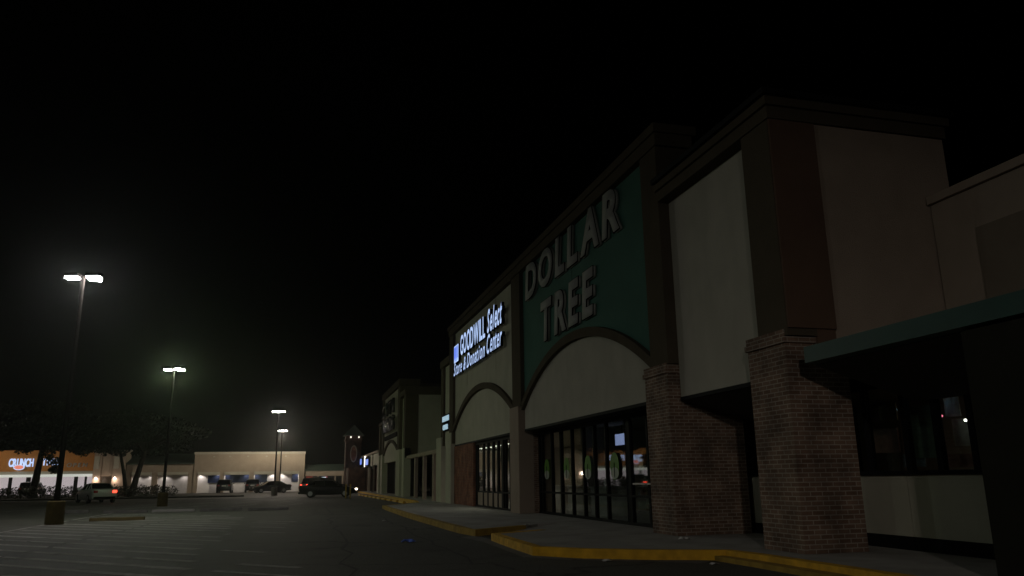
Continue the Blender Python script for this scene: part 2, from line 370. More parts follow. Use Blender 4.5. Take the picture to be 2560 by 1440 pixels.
struct(kerb(densify([(6.5, 43.3), (4.25, 39.2), (4.12, 30.), (4.25, 19.3), (5.75, 20.4)]), w=.15, m='yellow_dull'))
struct(kerb(densify([(5.75, 18.35), (4.42, 17.6), (4.3, 14.05), (4.9, 13.3), (5.85, 12.62), (6.95, 12.1), (7.08, 11.2), (7.15, 8.), (7.2, -12)]), w=.16))
struct(kerb(densify([(7.05, 99.), (6.95, 60.), (6.9, 47.), (6.5, 43.3)], 2.5), w=.15, m='yellow'))
# a second, lower painted course in front of the near kerb
struct(kerb(densify([(6.62, 12.02), (6.68, 11.0), (6.72, 8.0), (6.8, -12)]), w=-.3, h=.075, m='yellow_dull'))
# gutter: concrete strip along the near kerb
gut = MB(); gp = [(4.25, 19.3), (4.42, 17.6), (4.3, 14.05), (4.9, 13.3), (5.85, 12.62), (6.62, 12.02)]
for a, b_ in zip(gp[:-1], gp[1:]): gut.add([(a[0] - .38, a[1] - .2, .004), (b_[0] - .38, b_[1] - .3, .004), (b_[0], b_[1], .004), (a[0], a[1], .004)], [(0, 1, 2, 3)])
struct(gut.build('gutter', 'concrete_dark'))

# ---------------------------------------------------------------- strip-mall main blocks
FX = 7.6
def pier(parent, y0, y1, x1, z1, m='brick', x0=FX, cap=True):
    mb = B(x0, x1, y0, y1, .15, z1 - .22)
    mb.box(x0 - .04, x1, y0 - .04, y1 + .04, z1 - .22, z1 - .12)
    mb.box(x0 - .015, x1, y0 - .015, y1 + .015, z1 - .12, z1)
    return mb.build('brick_pier', m, parent)
def main_block(bays, y0, y1, ztop, parent_label, name, signcol):
    pass
RX = FX + .14   # recessed panel plane
BK = 15.        # back of the blocks
def arched_section(name, label, yA, yB, pil0, pil1, upper, tymp, zf, zp, winX, brick_to=None):
    """pil0=(y0,y1) near pilaster, pil1 far pilaster; opening between"""
    a, b_ = pil0[1], pil1[0]
    t = thing(name, label, 'shop', ((FX + BK) / 2, (yA + yB) / 2, 0))
    up = arc(a, b_, zf + .0, zp)
    # upper painted panel (above the arch)
    top = [(p[0], 8.72) for p in up]
    MB().strip(up, top, RX, RX + .3).build('sign_panel', upper, t)
    lo = arc(a, b_, zf - .26, zp - .26)
    MB().strip([(p[0], 3.02) for p in lo], [(p[0], p[1] + .0) for p in lo], RX + .003, RX + .303).build('tympanum', tymp, t)
    MB().strip(lo, up, FX + .01, RX + .25).build('arch_band', 'brown', t)
    # soffit under the lintel
    B(RX - .02, winX + .2, a, b_, 2.94, 3.018).build('lintel', 'dark_metal', t)
    return t
# --- green fronted shop (near)
t1 = arched_section('green_front_shop', 'tall shop front with dark teal sign panel above a wide arch, brown trim', 15.15, 27.1, (15.15, 16.0), (26.75, 27.9), 'teal', 'cream', 3.95, 5.5, 8.3)
def flat(x0, x1, y0, y1, z0, z1, name, m, t, bevel=0): return B(x0, x1, y0, y1, z0, z1).build(name, m, t, bevel)
flat(FX, BK, 15.15, 16.0, 3.7, 8.72, 'pilaster', 'brown', t1)
flat(FX - .04, FX + .9, 15.05, 27.35, 8.722, 9.02, 'cornice', 'brown', t1)
flat(FX - .09, FX + 1.0, 15.0, 27.35, 9.022, 9.24, 'coping', 'brown', t1)
flat(RX + .32, BK, 16.0, 27.3, 3.1, 9.0, 'roof_block', 'brown', t1)
pier(t1, 15.24, 16.35, 9.35, 3.72)
# centre pilaster shared
flat(FX, FX + .5, 26.75, 27.9, 3.85, 8.72, 'pilaster', 'brown', t1)
flat(FX - .05, FX + .5, 26.95, 28.15, .15, 3.85, 'pier_base', 'tan', t1, .01)
flat(FX + .45, 8.3, 26.98, 27.4, .15, 3.0, 'brick_return', 'brick', t1)
# --- second arched shop with lit sign
t2 = arched_section('cream_arched_shop', 'tall cream shop front with brown arch and lit sign, left of the teal panel', 27.35, 40.5, (27.9, 27.9), (39.55, 40.5), 'creamg', 'creamg', 3.93, 5.42, 7.85)
flat(FX - .04, FX + .9, 27.352, 40.6, 8.722, 9.02, 'cornice', 'brown', t2)
flat(FX - .09, FX + 1.0, 27.352, 40.65, 9.022, 9.24, 'coping', 'brown', t2)
flat(FX, BK, 39.55, 40.5, 3.1, 8.72, 'pilaster', 'brown', t2)
flat(RX + .32, BK, 27.32, 39.55, 3.1, 9.0, 'roof_block', 'brown', t2)
flat(7.74, 8.0, 35.3, 41.0, .15, 2.94, 'brick_wall', 'brick_red', t2)
flat(FX - .05, FX + .5, 39.8, 41.2, .15, 3.65, 'pier_base', 'creamg', t2, .01)
flat(FX - .05, FX + .5, 42.6, 44.1, .15, 3.55, 'pier_base', 'creamg', t2, .01)
flat(RX, RX + .3, 40.5, 42.4, 3.1, 7.35, 'side_panel', 'creamg', t2)
flat(FX + .02, BK, 42.4, 43.1, 3.1, 7.35, 'pilaster', 'brown', t2)
flat(FX - .03, FX + .8, 40.5, 43.2, 7.352, 7.75, 'cornice', 'brown', t2)
flat(RX + .32, BK, 40.5, 42.4, 3.1, 7.35, 'roof_block', 'brown', t2)
flat(8.6, 8.9, 41.0, 44, .15, 3.1, 'dark_door', 'dark_metal', t2)
# --- right corner tower block
t3 = thing('corner_tower_block', 'flat topped corner block with cream front, brown corner and pinkish side wall', 'shop', (9.5, 13, 0))
PX = 7.86
flat(PX, PX + .3, 11.68, 15.15, 2.98, 7.35, 'front_panel', 'cream', t3)
flat(FX, PX + .3, 10.84, 11.68, 3.55, 7.35, 'corner_pilaster', 'brown', t3)
flat(FX + .012, 8.52, 10.8, 10.838, 3.67, 7.35, 'side_pilaster', 'rust', t3)  # thin skin carrying the reddish light tint on the pilaster's side
flat(PX + .302, 8.52, 10.84, 11.2, 3.2, 7.34, 'side_return', 'rust', t3)
flat(8.52, 11.3, 10.83, 11.2, 3.1, 7.35, 'side_panel', 'tan', t3)
flat(FX - .03, 11.33, 10.77, 15.14, 7.352, 7.58, 'cornice', 'brown', t3)
flat(FX - .09, 11.4, 10.71, 15.14, 7.582, 7.74, 'coping', 'brown', t3)
flat(FX - .17, 11.46, 10.63, 15.13, 7.742, 7.85, 'metal_roof_edge', 'dark_metal', t3)
flat(PX + .32, 11.29, 11.25, 15.14, 3.2, 7.34, 'roof_block', 'brown', t3)
pier(t3, 10.94, 12.04, 8.75, 3.66)
# sloping soffit between the piers
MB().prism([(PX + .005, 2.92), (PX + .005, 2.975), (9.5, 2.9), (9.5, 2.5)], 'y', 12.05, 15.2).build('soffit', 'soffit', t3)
flat(PX - .02, PX + .32, 11.7, 15.14, 2.9, 2.978, 'drip_edge', 'dark_metal', t3)
# --- low right wing
t4 = thing('low_wing', 'low shop wing with green awning and window wall, nearest right edge', 'shop', (10, 4, 0))
flat(10.78, 11.1, -12, 10.79, 3.3, 6.0, 'upper_wall', 'tan', t4)
flat(10.7, 11.2, -12, 10.79, 6.003, 6.15, 'parapet_coping', 'tan', t4)
flat(10.74, 11.1, -12, 9.9, 3.5, 5.3, 'sign_band', mat('darker_tan_stucco', (.2, .165, .125), .92, .08, 2, .5, 60, spec=.1), t4)  # band a little darker than the tan wall, slightly proud of it
flat(11.12, BK, -12, 10.79, 3.0, 5.7, 'roof_block', 'brown', t4)
flat(9.4, 11, 11.0, 11.2, 3, 3.3, 'flashing', 'brown', t4)
aw = MB().prism([(7.55, 3.02), (7.55, 3.27), (7.75, 3.29), (10.76, 3.55), (10.76, 3.4), (7.7, 3.0)], 'y', -12, 10.4)
aw.build('awning_fascia', 'green_metal', t4)
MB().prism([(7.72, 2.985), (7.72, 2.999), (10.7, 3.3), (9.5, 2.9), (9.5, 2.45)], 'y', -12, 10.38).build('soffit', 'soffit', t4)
flat(7.6, 9.3, 6.35, 7.45, .15, 2.98, 'pier', 'dark_paint', t4, .01)  # depth extended so its cast shadow spreads wider on the knee wall
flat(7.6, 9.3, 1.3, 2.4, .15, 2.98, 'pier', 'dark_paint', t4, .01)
# windows + knee wall X = 9.5 along whole right side (behind piers)
def window_wall(t, X, y0, y1, sill, top, mull, gm='glass', knee='creamg', mw=.07):
    if knee: flat(X, X + .25, y0, y1, .36, sill - .05, 'knee_wall', knee, t)
    if knee: flat(X - .012, X + .25, y0, y1, .15, .358, 'plinth', 'dark_metal', t)
    flat(X - .05, X + .2, y0, y1, sill - .048, sill + .02, 'sill', 'dark_metal', t)
    flat(X, X + .1, y0, y1, top - .1, top + .12, 'head_frame', 'dark_metal', t)
    for y in mull: flat(X + .0, X + .1, y - mw / 2, y + mw / 2, sill + .02, top - .1, 'mullion', 'dark_metal', t)
    ys = sorted([y0] + list(mull) + [y1])
    for a, b_ in zip(ys[:-1], ys[1:]):
        if b_ - a > .2: flat(X + .045, X + .055, a + mw / 2, b_ - mw / 2, sill + .02, top - .1, 'window_pane', gm, t)
window_wall(t4, 9.5, -4, 10.78, 1.36, 2.95, [-2, 0, 2, 4, 6, 7.4, 8.7, 9.38, 10.05, 10.7], mw=.11)
window_wall(t3, 9.5, 10.8, 16.4, 1.36, 2.85, [11.6, 12.6, 13.6, 14.6, 15.6], mw=.11)
# interior of right shop
t4i = MB().box(13.6, 13.8, -4, 26, .15, 3.3).box(9.6, 13.6, 26, 26.2, .15, 3.3).box(9.6, 13.6, -4.2, -4, .15, 3.3)
t4i.build('interior_wall', 'wall_in', t4)
flat(9.76, 13.6, -4, 16.9, .10, .155, 'interior_floor', 'floor_in', t4)
flat(9.76, 13.6, -4, 16.9, 3.0, 3.05, 'interior_ceiling', 'wall_in', t4)

# control joints and small wall hardware
for y in (21.4,): flat(RX - .004, RX + .01, y - .008, y + .008, 5.75, 8.7, 'panel_joint', 'black', t1)
for y in (30.9, 36.6): flat(RX - .004, RX + .01, y - .008, y + .008, 5.7, 8.7, 'panel_joint', 'brown', t2)
# ---------------------------------------------------------------- storefronts under the arches
def store_glazing(t, X, y0, y1, mulls, transom, top, doorY=None, mw=.06, base=.22):
    flat(X - .03, X + .12, y0, y1, .15, base, 'base_rail', 'dark_metal', t)
    flat(X - .02, X + .1, y0, y1, transom - .03, transom + .03, 'rail', 'dark_metal', t)
    flat(X - .02, X + .1, y0, y1, top - .12, top, 'head_frame', 'dark_metal', t)
    for y, w in mulls:
        flat(X - .015, X + .09, y - w / 2, y + w / 2, base, transom - .03, 'mullion', 'dark_metal', t)
        flat(X - .015, X + .09, y - w / 2, y + w / 2, transom + .03, top - .12, 'mullion', 'dark_metal', t)
    for (a, wa), (b_, wb) in zip(mulls[:-1], mulls[1:]):
        for z0, z1 in ((base, transom - .03), (transom + .03, top - .12)):
            flat(X + .03, X + .04, a + wa / 2, b_ - wb / 2, z0, z1, 'window_pane', 'glass', t)
ml = [(17.0, .12), (17.92, .1), (19.1, .26), (20.65, .09), (21.57, .09), (22.48, .09), (23.51, .09), (24.58, .13), (25.54, .09), (26.6, .09), (26.93, .1)]
store_glazing(t1, 8.3, 15.3, 26.98, ml, .86, 2.94)
flat(8.27, 8.42, 19.23, 19.25, .22, 2.8, 'door_edge', 'dark_metal', t1)
# door bar across the double door
flat(8.2, 8.23, 17.3, 18.7, 1.15, 1.19, 'door_bar', 'rim', t1)
ml2 = [(28.1, .2), (29.25, .14), (29.95, .06), (30.42, .3), (31.19, .16), (32.01, .18), (32.93, .16), (33.78, .16), (34.95, .12), (35.22, .1)]
store_glazing(t2, 7.85, 27.9, 35.28, ml2, .8, 2.94)
# lower opaque panels of the second storefront
for a, b_ in ((30.57, 31.11), (31.27, 31.92), (32.1, 32.85), (33.01, 33.7), (33.86, 34.89)):
    flat(7.86, 7.872, a, b_, .24, .76, 'kick_panel', 'tan', t2)
# interiors
flat(8.42, 14.5, 16.95, 26.9, .10, .156, 'interior_floor', 'floor_in', t1)
flat(8.5, 14.5, 16.95, 44, 3.03, 3.09, 'interior_ceiling', 'wall_in', t1)
flat(14.5, 14.7, 16.9, 44, .15, 3.1, 'interior_wall', 'wall_in', t1)
flat(8.6, 14.5, 16.85, 16.95, .15, 3.03, 'partition', 'black', t1)
flat(7.97, 14.5, 27.6, 45.6, .10, .157, 'interior_floor', 'floor_in', t2)
flat(9.3, 14.5, 45.6, 45.8, .15, 3.1, 'interior_wall', 'wall_in', t2)
# partition between shops leaves the deeper sales floor open
flat(8.3, 9.0, 27.42, 27.55, .15, 3.02, 'partition', 'wall_in', t2)
flat(14.3, 14.49, 22, 34, 2.1, 3.0, 'price_band', 'orange', t1)

# decals on the glass of the green front shop
for i, y in enumerate((26.03, 23.97, 22.06, 20.02)):
    d = thing('window_decal', ['leftmost', 'second', 'third', 'largest rightmost'][i] + ' of the four oval tree decals on the dark glazing', 'window decal', (8.27, y, 1.63), 'oval decals on the shop glazing')
    n = 28; mb = MB(); w, h = (.27, .34) if i < 3 else (.30, .36)
    pts = [(y + w * math.cos(2 * math.pi * k / n), 1.63 + h * math.sin(2 * math.pi * k / n)) for k in range(n)]
    mb.prism(pts, 'x', 8.279, 8.284); mb.build('oval', 'decal_green' if i != 1 else 'decal_green', d)
    pl = [(p[0] * .93 + y * .07, 1.30 + (p[1] - 1.29) * .42) for p in pts]
    MB().prism(pl, 'x', 8.274, 8.278).build('ground_patch', 'decal_grey', d)
    B(8.268, 8.273, y - .02, y + .02, 1.33, 1.72).build('trunk', 'black', d)

# shop contents (dollar side)
scr = thing('hanging_screen', 'bright monitor hanging from the ceiling behind the dark glazing', 'screen', (10.5, 24.7, 2.7))
B(10.5, 10.56, 24.2, 25.25, 2.35, 2.78).build('casing', 'black', scr)
B(10.49, 10.498, 24.24, 25.21, 2.38, 2.75).build('display', emit('screen_glow', (.48, .55, 1.), .75), scr)
B(10.52, 10.55, 24.69, 24.74, 2.78, 3.03).build('bracket', 'black', scr)
for i, (x, y0, y1) in enumerate(((9.9, 26.5, 28.6), (9.8, 29.2, 31.), (9.3, 23.1, 24.6))):  # white boxes added for the pale reflections in the glazing
    cc = thing('checkout_counter', ['white checkout counter deep inside the dark glazed shop', 'farther white counter seen through the dark glazing', 'white counter nearest the glazing doors'][i], 'counter', (x, (y0 + y1) / 2, .155))
    B(x, x + .7, y0, y1, .156, 1.0).build('base', 'white_panel', cc)
    B(x - .04, x + .75, y0 - .03, y1 + .03, 1.003, 1.05).build('worktop', 'white_panel', cc)
colr = [(.32, .16, .11), (.42, .35, .18), (.2, .27, .32), (.45, .44, .4), (.25, .12, .1), (.14, .2, .13)]
GM = [mat('shelf_goods_%s' % n, c_, .5, .3, 9) for n, c_ in zip(('red', 'yellow', 'blue', 'white', 'maroon', 'green'), colr)]
def shelf(label, x, y0, y1, ax='y', z0=.156, h=1.55):
    s = thing('shelving_unit', label, 'shelf', (x, (y0 + y1) / 2, z0), 'shelving units inside the shops')
    B(x + .2, x + .24, y0, y1, z0, z0 + h).build('back_board', 'white_panel', s)
    for k in range(4): B(x - .1, x + .2, y0, y1, z0 + .1 + k * .38, z0 + .13 + k * .38).build('shelf', 'white_panel', s)
    for k in range(6):
        mb = MB()
        for lv in range(4):
            y = y0 + .03 + random.uniform(0, .2)
            while y < y1 - .15:
                w = random.uniform(.07, .2)
                if random.random() < .3: mb.box(x - .06, x + .17, y, y + w, z0 + .131 + lv * .38, z0 + .131 + lv * .38 + random.uniform(.12, .3))
                y += w + random.uniform(.0, .5) 
        # drop overlaps by giving each colour its own depth
        for i_, v in enumerate(mb.v): mb.v[i_] = (v[0] - .01 * k, v[1], v[2])
        if mb.v: mb.build('goods', GM[k], s)
    return s
shelf('goods shelf farthest back behind the teal fronted shop glazing', 12.6, 29.5, 33)
shelf('goods shelf behind the monitor inside the teal fronted shop', 12.2, 25.5, 28.8)
shelf('goods shelf just inside the glazing doors of the teal fronted shop', 11.2, 19.5, 22.5)
shelf('low goods shelf in the middle of the teal fronted shop', 10.9, 23.2, 24.3, h=1.2)
# hanging clothes racks in the lit shop
def rack(label, x, y0, y1):
    s = thing('clothes_rack', label, 'clothes rack', (x, (y0 + y1) / 2, .157), 'clothes racks inside the lit shop')
    f = MB().tube([(x, y0, .16), (x, y0, 1.5), (x, y1, 1.5), (x, y1, .16)], [.02] * 4, 6); f.build('rail_frame', 'rim', s)
    for k in range(6):
        mb = MB(); y = y0 + .05 + k * .04
        while y < y1 - .06:
            hh = random.uniform(.7, 1.0)
            mb.prism([(x - .22, 1.30), (x - .05, 1.44), (x + .05, 1.44), (x + .22, 1.30), (x + .2, 1.44 - hh), (x - .2, 1.44 - hh)], 'y', y, y + .028)
            y += .25
        mb.build('garments', GM[(k * 5 + int(y0)) % 6], s)
rack('clothes rack nearest the lit storefront doors', 9.4, 33.4, 35.4)
rack('clothes rack in the middle of the lit store', 9.6, 36.4, 38.6)
rack('clothes rack deepest inside the lit store', 9.9, 40, 42.5)
for i, (y, z, w, h, k) in enumerate(((18.5, 1.6, .28, .4, 3), (17.4, 1.65, .3, .25, 1), (20.95, 1.15, .2, .28, 3))):
    p = B(8.36, 8.365, y - w / 2, y + w / 2, z - h / 2, z + h / 2).build('door_notice', GM[k]); tag(p, ['white opening hours notice on the glass door by the brick pier', 'yellow notice on the rightmost glazed door', 'small white notice low on the dark glazing'][i], 'notice')
for i in range(5):
    y = 36.9 + i * 1.62
    fx = thing('ceiling_light', 'fluorescent fixture %s in the row seen through the lit storefront' % ['nearest the doors', 'second from the doors', 'in the middle', 'second from the back', 'farthest back'][i], 'ceiling light', (10, y, 3.03), 'fluorescent fixtures in the lit shop')
    B(9.9, 10.1, y - .62, y + .62, 2.99, 3.028).build('housing', 'white_panel', fx)
    B(9.93, 10.07, y - .58, y + .58, 2.955, 2.988).build('tube', 'tube', fx)
# window display of right wing
for i, (y, z, w, h, k) in enumerate(((11.55, 2.38, .42, .3, 1), (11.7, 1.9, .6, .42, 0), (10.88, 2.0, .5, .85, 5), (10.2, 2.35, .3, .3, 3), (10.08, 1.95, .36, .42, 3), (11.2, 1.55, .5, .22, 2), (10.3, 1.52, .7, .2, 4))):
    p = B(9.95 + .02 * i, 9.97 + .02 * i, y - w / 2, y + w / 2, z - h / 2, z + h / 2).build('window_poster', GM[k])
    tag(p, ['pale yellow poster high in the left pane of the right wing window', 'reddish poster below the yellow one in the right wing window', 'dark green poster in the middle pane of the right wing window', 'small pale poster high beside the near dark pier', 'cream poster below the pale one beside the near dark pier', 'low blue card standing on the sill in the left pane', 'low maroon card standing on the sill in the right pane'][i], 'poster')
for i, (y, z, nm, c_, s_) in enumerate(((10.37, 2.57, 'white', (1, .95, .9), 5), (10.37, 2.41, 'blue', (.2, .6, 1.), 6), (10.33, 2.22, 'red', (1., .2, .3), 2), (9.87, 2.12, 'bright white', (1, .95, .85), 9))):
    p = thing('indicator_light', 'tiny %s light glowing inside the right wing window' % nm, 'light', (9.9, y, z))
    MB().tube([(9.9, y, z), (9.93, y, z)], [.018, .018], 8).build('lens', emit('indicator_' + nm.replace(' ', '_'), c_, s_), p)
    MB().tube([(9.933, y, z), (9.945, y, z)], [.025, .025], 8).build('housing', 'black', p)

# ---------------------------------------------------------------- facade signs
s1 = thing('shop_sign', 'unlit white block letters in two rows on the teal panel', 'sign', (RX, 20.5, 7))
for word, y_, z_, cap_, wd in (('DOLLAR', 26.05, 7.55, 1.14, 8.6), ('TREE', 24.25, 5.74, 1.24, 4.85)):
    letters(s1, word, (RX - .003, y_, z_), (0, -1, 0), cap_, wd, 'white_letter', .07, .12, .042, spacing=.125, name='letter_case')
    letters(s1, word, (RX - .076, y_, z_), (0, -1, 0), cap_, wd, 'black', .03, .12, .05, spacing=.11, name='letter_rim')
    letters(s1, word, (RX - .108, y_, z_), (0, -1, 0), cap_, wd, 'white_letter', .012, .12, .036, spacing=.138, name='letter')
s2 = thing('shop_sign', 'glowing blue white sign lettering on the cream arched shop', 'sign', (RX, 34, 7))
letters(s2, 'GOODWILL', (RX - .14, 36.95, 7.2), (0, -1, 0), .93, 5.25, 'sign_glow', .13, 0, .022, spacing=.08, m_edge='black')
letters(s2, 'Select', (RX - .14, 31.3, 7.28), (0, -1, 0), .95, 2.5, 'sign_glow', .13, .35, .02, spacing=.05, m_edge='black')
letters(s2, 'Store &', (RX - .14, 38.6, 6.38), (0, -1, 0), .62, 2.9, 'sign_glow', .13, .35, .012, spacing=.05, m_edge='black')
letters(s2, 'Donation', (RX - .14, 35.45, 6.38), (0, -1, 0), .66, 3.7, 'sign_glow', .13, .35, .012, spacing=.05, m_edge='black')
letters(s2, 'Center', (RX - .14, 31.4, 6.4), (0, -1, 0), .78, 2.55, 'sign_glow', .13, .35, .012, spacing=.05, m_edge='black')
B(RX - .14, RX - .002, 38.05, 39.2, 7.08, 8.0).build('logo_box', 'black', s2)
B(RX - .15, RX - .141, 38.08, 39.17, 7.11, 7.97).build('logo_face', 'sign_glow', s2)
B(RX - .158, RX - .151, 38.6, 39.1, 7.3, 7.9).build('logo_patch', 'sign_blue', s2)
B(RX - .158, RX - .151, 38.12, 38.56, 7.3, 7.9).build('logo_patch', 'sign_bluepale', s2)
MB().strip([(38.3 + k * .1, 7.16 + .1 * ((k - 3) / 3.) ** 2) for k in range(7)], [(38.3 + k * .1, 7.22 + .1 * ((k - 3) / 3.) ** 2) for k in range(7)], RX - .158, RX - .151).build('logo_curve', 'sign_blue', s2)
s3 = thing('shop_sign', 'small lit two row lettering on the narrow panel left of the cream arch', 'sign', (RX, 41.5, 4.4))
B(RX - .12, RX - .002, 40.6, 42.55, 4.28, 4.72).build('backing', 'black', s3); B(RX - .12, RX - .002, 40.8, 42.4, 3.86, 4.22).build('backing', 'black', s3)
letters(s3, 'DONATION', (RX - .122, 42.5, 4.36), (0, -1, 0), .28, 1.85, 'sign_glow_pale', .03, 0, .01, spacing=.08)
letters(s3, 'CENTER', (RX - .122, 42.35, 3.92), (0, -1, 0), .26, 1.45, 'sign_glow_pale', .03, 0, .01, spacing=.08)

# ---------------------------------------------------------------- connecting wing (recessed, awning)
t5 = thing('connecting_wing', 'low recessed wing with thin posts between the two tall shop fronts', 'shop', (9, 50, 0))
flat(7.62, 7.9, 43.3, 57.1, 2.78, 3.0, 'awning_fascia', 'tan', t5)
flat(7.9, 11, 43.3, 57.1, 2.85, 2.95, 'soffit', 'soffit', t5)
flat(11, 11.3, 43.3, 58.3, 2.5, 5.6, 'upper_wall', 'creamg', t5)
flat(9.5, 9.7, 45.8, 58.0, .15, 2.84, 'shop_wall', 'dark_metal', t5)
for y in (45.6, 49.3, 53.0): flat(7.66, 7.86, y, y + .45, .15, 2.78, 'post', 'tan', t5)
# ---------------------------------------------------------------- far tall shop
t6 = thing('far_arched_shop', 'distant tall shop front with dark unlit letters over a narrow arch', 'shop', (11, 68, 0))
up = arc(62.7, 73.3, 3.7, 4.66); lo = arc(62.7, 73.3, 3.42, 4.42)
MB().strip(up, [(p[0], 8.55) for p in up], RX, RX + .3).build('sign_panel', 'creamg', t6)
MB().strip([(p[0], 2.82) for p in lo], lo, RX + .003, RX + .3).build('tympanum', 'creamg', t6)
MB().strip(lo, up, FX + .01, RX + .2).build('arch_band', 'brown', t6)
flat(FX, BK, 61.5, 62.7, 2.85, 8.55, 'pilaster', 'brown', t6)
flat(FX, BK, 73.3, 74.3, 2.85, 8.55, 'pilaster', 'brown', t6)
flat(FX - .07, FX + 1.6, 61.4, 74.4, 8.552, 9.1, 'cornice', 'brown', t6)
flat(RX + .32, BK, 62.7, 73.3, 2.85, 8.9, 'roof_block', 'brown', t6)
flat(PX, PX + .3, 58.95, 61.5, 2.9, 7.5, 'front_panel', 'creamg', t6)
flat(FX, 8.55, 58.0, 58.95, 2.9, 7.5, 'corner_pilaster', 'brown', t6)
flat(8.55, 11.4, 58.03, 58.4, 2.9, 7.5, 'side_panel', 'cream', t6)
flat(FX - .06, 11.5, 57.94, 61.49, 7.502, 7.9, 'cornice', 'brown', t6)
flat(PX + .32, BK, 58.45, 61.49, 2.9, 7.49, 'roof_block', 'brown', t6)
flat(PX, PX + .3, 74.3, 76.2, 2.9, 6.3, 'front_panel', 'creamg', t6)
flat(FX, BK, 76.2, 77.0, 2.9, 6.3, 'corner_pilaster', 'brown', t6)
flat(FX - .05, FX + .8, 74.3, 77.1, 6.302, 6.6, 'cornice', 'brown', t6)
for a, b_ in ((58, 59.2), (60.6, 62.9), (73.2, 74.6), (76, 77.3)): flat(FX - .05, FX + .45, a, b_, .15, 3.6, 'pier_base', 'creamg', t6, .01)
flat(8.5, 8.7, 58, 77, .15, 2.84, 'shop_wall', 'dark_metal', t6)
s4 = thing('shop_sign', 'dark unlit letters in two rows on the distant arched shop', 'sign', (RX, 68, 6.5))
letters(s4, 'CITI', (RX - .2, 72.6, 6.75), (0, -1, 0), 1.1, 8.6, 'black_letter', .2, 0, .03, spacing=.25)
letters(s4, 'TRENDS', (RX - .2, 72.6, 5.35), (0, -1, 0), 1.15, 8.9, 'black_letter', .2, 0, .02, spacing=.1)
B(RX - .12, RX - .002, 63.6, 72.2, 4.75, 5.12).build('tagline_backing', 'black', s4)

# ---------------------------------------------------------------- low far wing with blue sign
t7 = thing('low_far_wing', 'low distant shop wing with thin posts and a lit blue sign', 'shop', (9, 87, 0))
flat(7.5, 8.4, 77.3, 101, 3.95, 4.15, 'roof_edge', 'tan', t7)
flat(7.62, 7.9, 77.3, 101, 2.8, 3.948, 'fascia', 'creamg', t7)
flat(9, 9.2, 77.3, 101, .15, 3.9, 'shop_wall', 'dark_metal', t7)
for y in (82.5, 91): flat(7.55, 7.61, y, y + .25, .15, 3.94, 'post', 'dark_metal', t7)
for y in (78, 83, 88): flat(7.63, 7.85, y, y + .5, .15, 2.8, 'post', 'tan', t7)
s5 = thing('shop_sign', 'glowing blue sign boxes on the low far wing beside the brick tower', 'sign', (7.5, 90, 3.4))
B(7.4, 7.52, 93.8, 98.5, 2.85, 3.9).build('sign_box', 'black', s5)
B(7.385, 7.399, 94.6, 98.2, 3.15, 3.8).build('lit_face', 'sign_bluepale', s5)
B(7.4, 7.52, 85.6, 90.4, 2.8, 3.85).build('sign_box', 'black', s5)
B(7.385, 7.399, 86.0, 89.2, 2.95, 3.55).build('lit_face', 'sign_bluepale', s5)
B(7.37, 7.5, 90.1, 90.5, 2.8, 3.95).build('lit_edge', 'tube', s5)
# ---------------------------------------------------------------- brick clock tower
t8 = thing('brick_tower', 'brick tower with gabled roof and oval recess at the far end of the shops', 'tower', (6.6, 99, 0))
mb = B(5.65, 7.5, 97, 99, 0, 6.6); mb.box(5.55, 7.6, 96.9, 99.1, 2.7, 2.95); mb.box(5.55, 7.6, 96.9, 99.1, 5.95, 6.2)
mb.build('shaft', 'brick_dark', t8)
MB().prism([(5.35, 6.6), (7.8, 6.6), (6.57, 7.85)], 'y', 96.7, 99.3).build('gable_roof', 'roof_green', t8)
n = 24; ov = [(6.6 + .42 * math.cos(2 * math.pi * k / n), 4.45 + 1.0 * math.sin(2 * math.pi * k / n)) for k in range(n)]
ov2 = [(6.6 + .3 * math.cos(2 * math.pi * k / n), 4.45 + .85 * math.sin(2 * math.pi * k / n)) for k in range(n)]
MB().prism(ov, 'y', 96.88, 96.998).build('oval_surround', 'tan', t8); MB().prism(ov2, 'y', 96.86, 96.878).build('oval_recess', 'brick_red', t8)
for x in (6.2, 7.15):
    l_ = B(x - .06, x + .06, 96.7, 96.89, 6.3, 6.5).build('tower_lamp', 'tower_glow', t8)
flat(5.75, 9.0, 92, 96.8, 0, 2.75, 'brick_base', 'brick_dark', t8)

# ---------------------------------------------------------------- back buildings (Y = 113)
BY = 113.
t9 = thing('pale_back_shop', 'long pale flat roofed shop across the end of the car park', 'shop', (-5.6, 118, 0))
op = [(-12.48, -9.74), (-9.17, -6.0), (-5.39, -2.74), (-2.1, .47)]
mb = B(-13.0, 1.15, BY, BY + .4, 2.65, 5.0)
prev = -13.0
for a, b_ in op: mb.box(prev, a, BY, BY + .4, 0, 2.649); prev = b_
mb.box(prev, 1.15, BY, BY + .4, 0, 2.649); mb.build('front_wall', 'tan', t9)
flat(-13.08, 1.22, BY - .1, BY + .5, 5.003, 5.3, 'coping', 'cream', t9)
flat(.75, 1.15, BY + .4, 130, 0, 5.0, 'side_wall', 'tan', t9)
flat(-12.9, .75, BY + 2.6, 130, 0, 4.9, 'rear_block', 'tan', t9)
flat(-12.9, .75, BY + 1.2, BY + 1.4, 0, 2.7, 'shop_wall', 'white_panel', t9)
flat(-12.9, .75, BY + .4, BY + 1.2, 2.66, 2.72, 'canopy_ceiling', 'white_panel', t9)
for a, b_ in op: flat(a, b_, BY - .12, BY - .002, 2.3, 2.68, 'canopy_fascia', 'cream', t9)
for x0, x1, z0, z1 in ((-11.3, -9.8, 1.25, 2.25), (-9.1, -6.1, 1.3, 2.3), (-5.3, -3.7, 1.25, 2.3), (-.5, .35, 1.25, 2.3)):
    flat(x0, x1, BY + 1.14, BY + 1.198, z0, z1, 'window', mat('blue_dark_window', (.02, .028, .06), .15, .1, 2, spec=.8), t9)
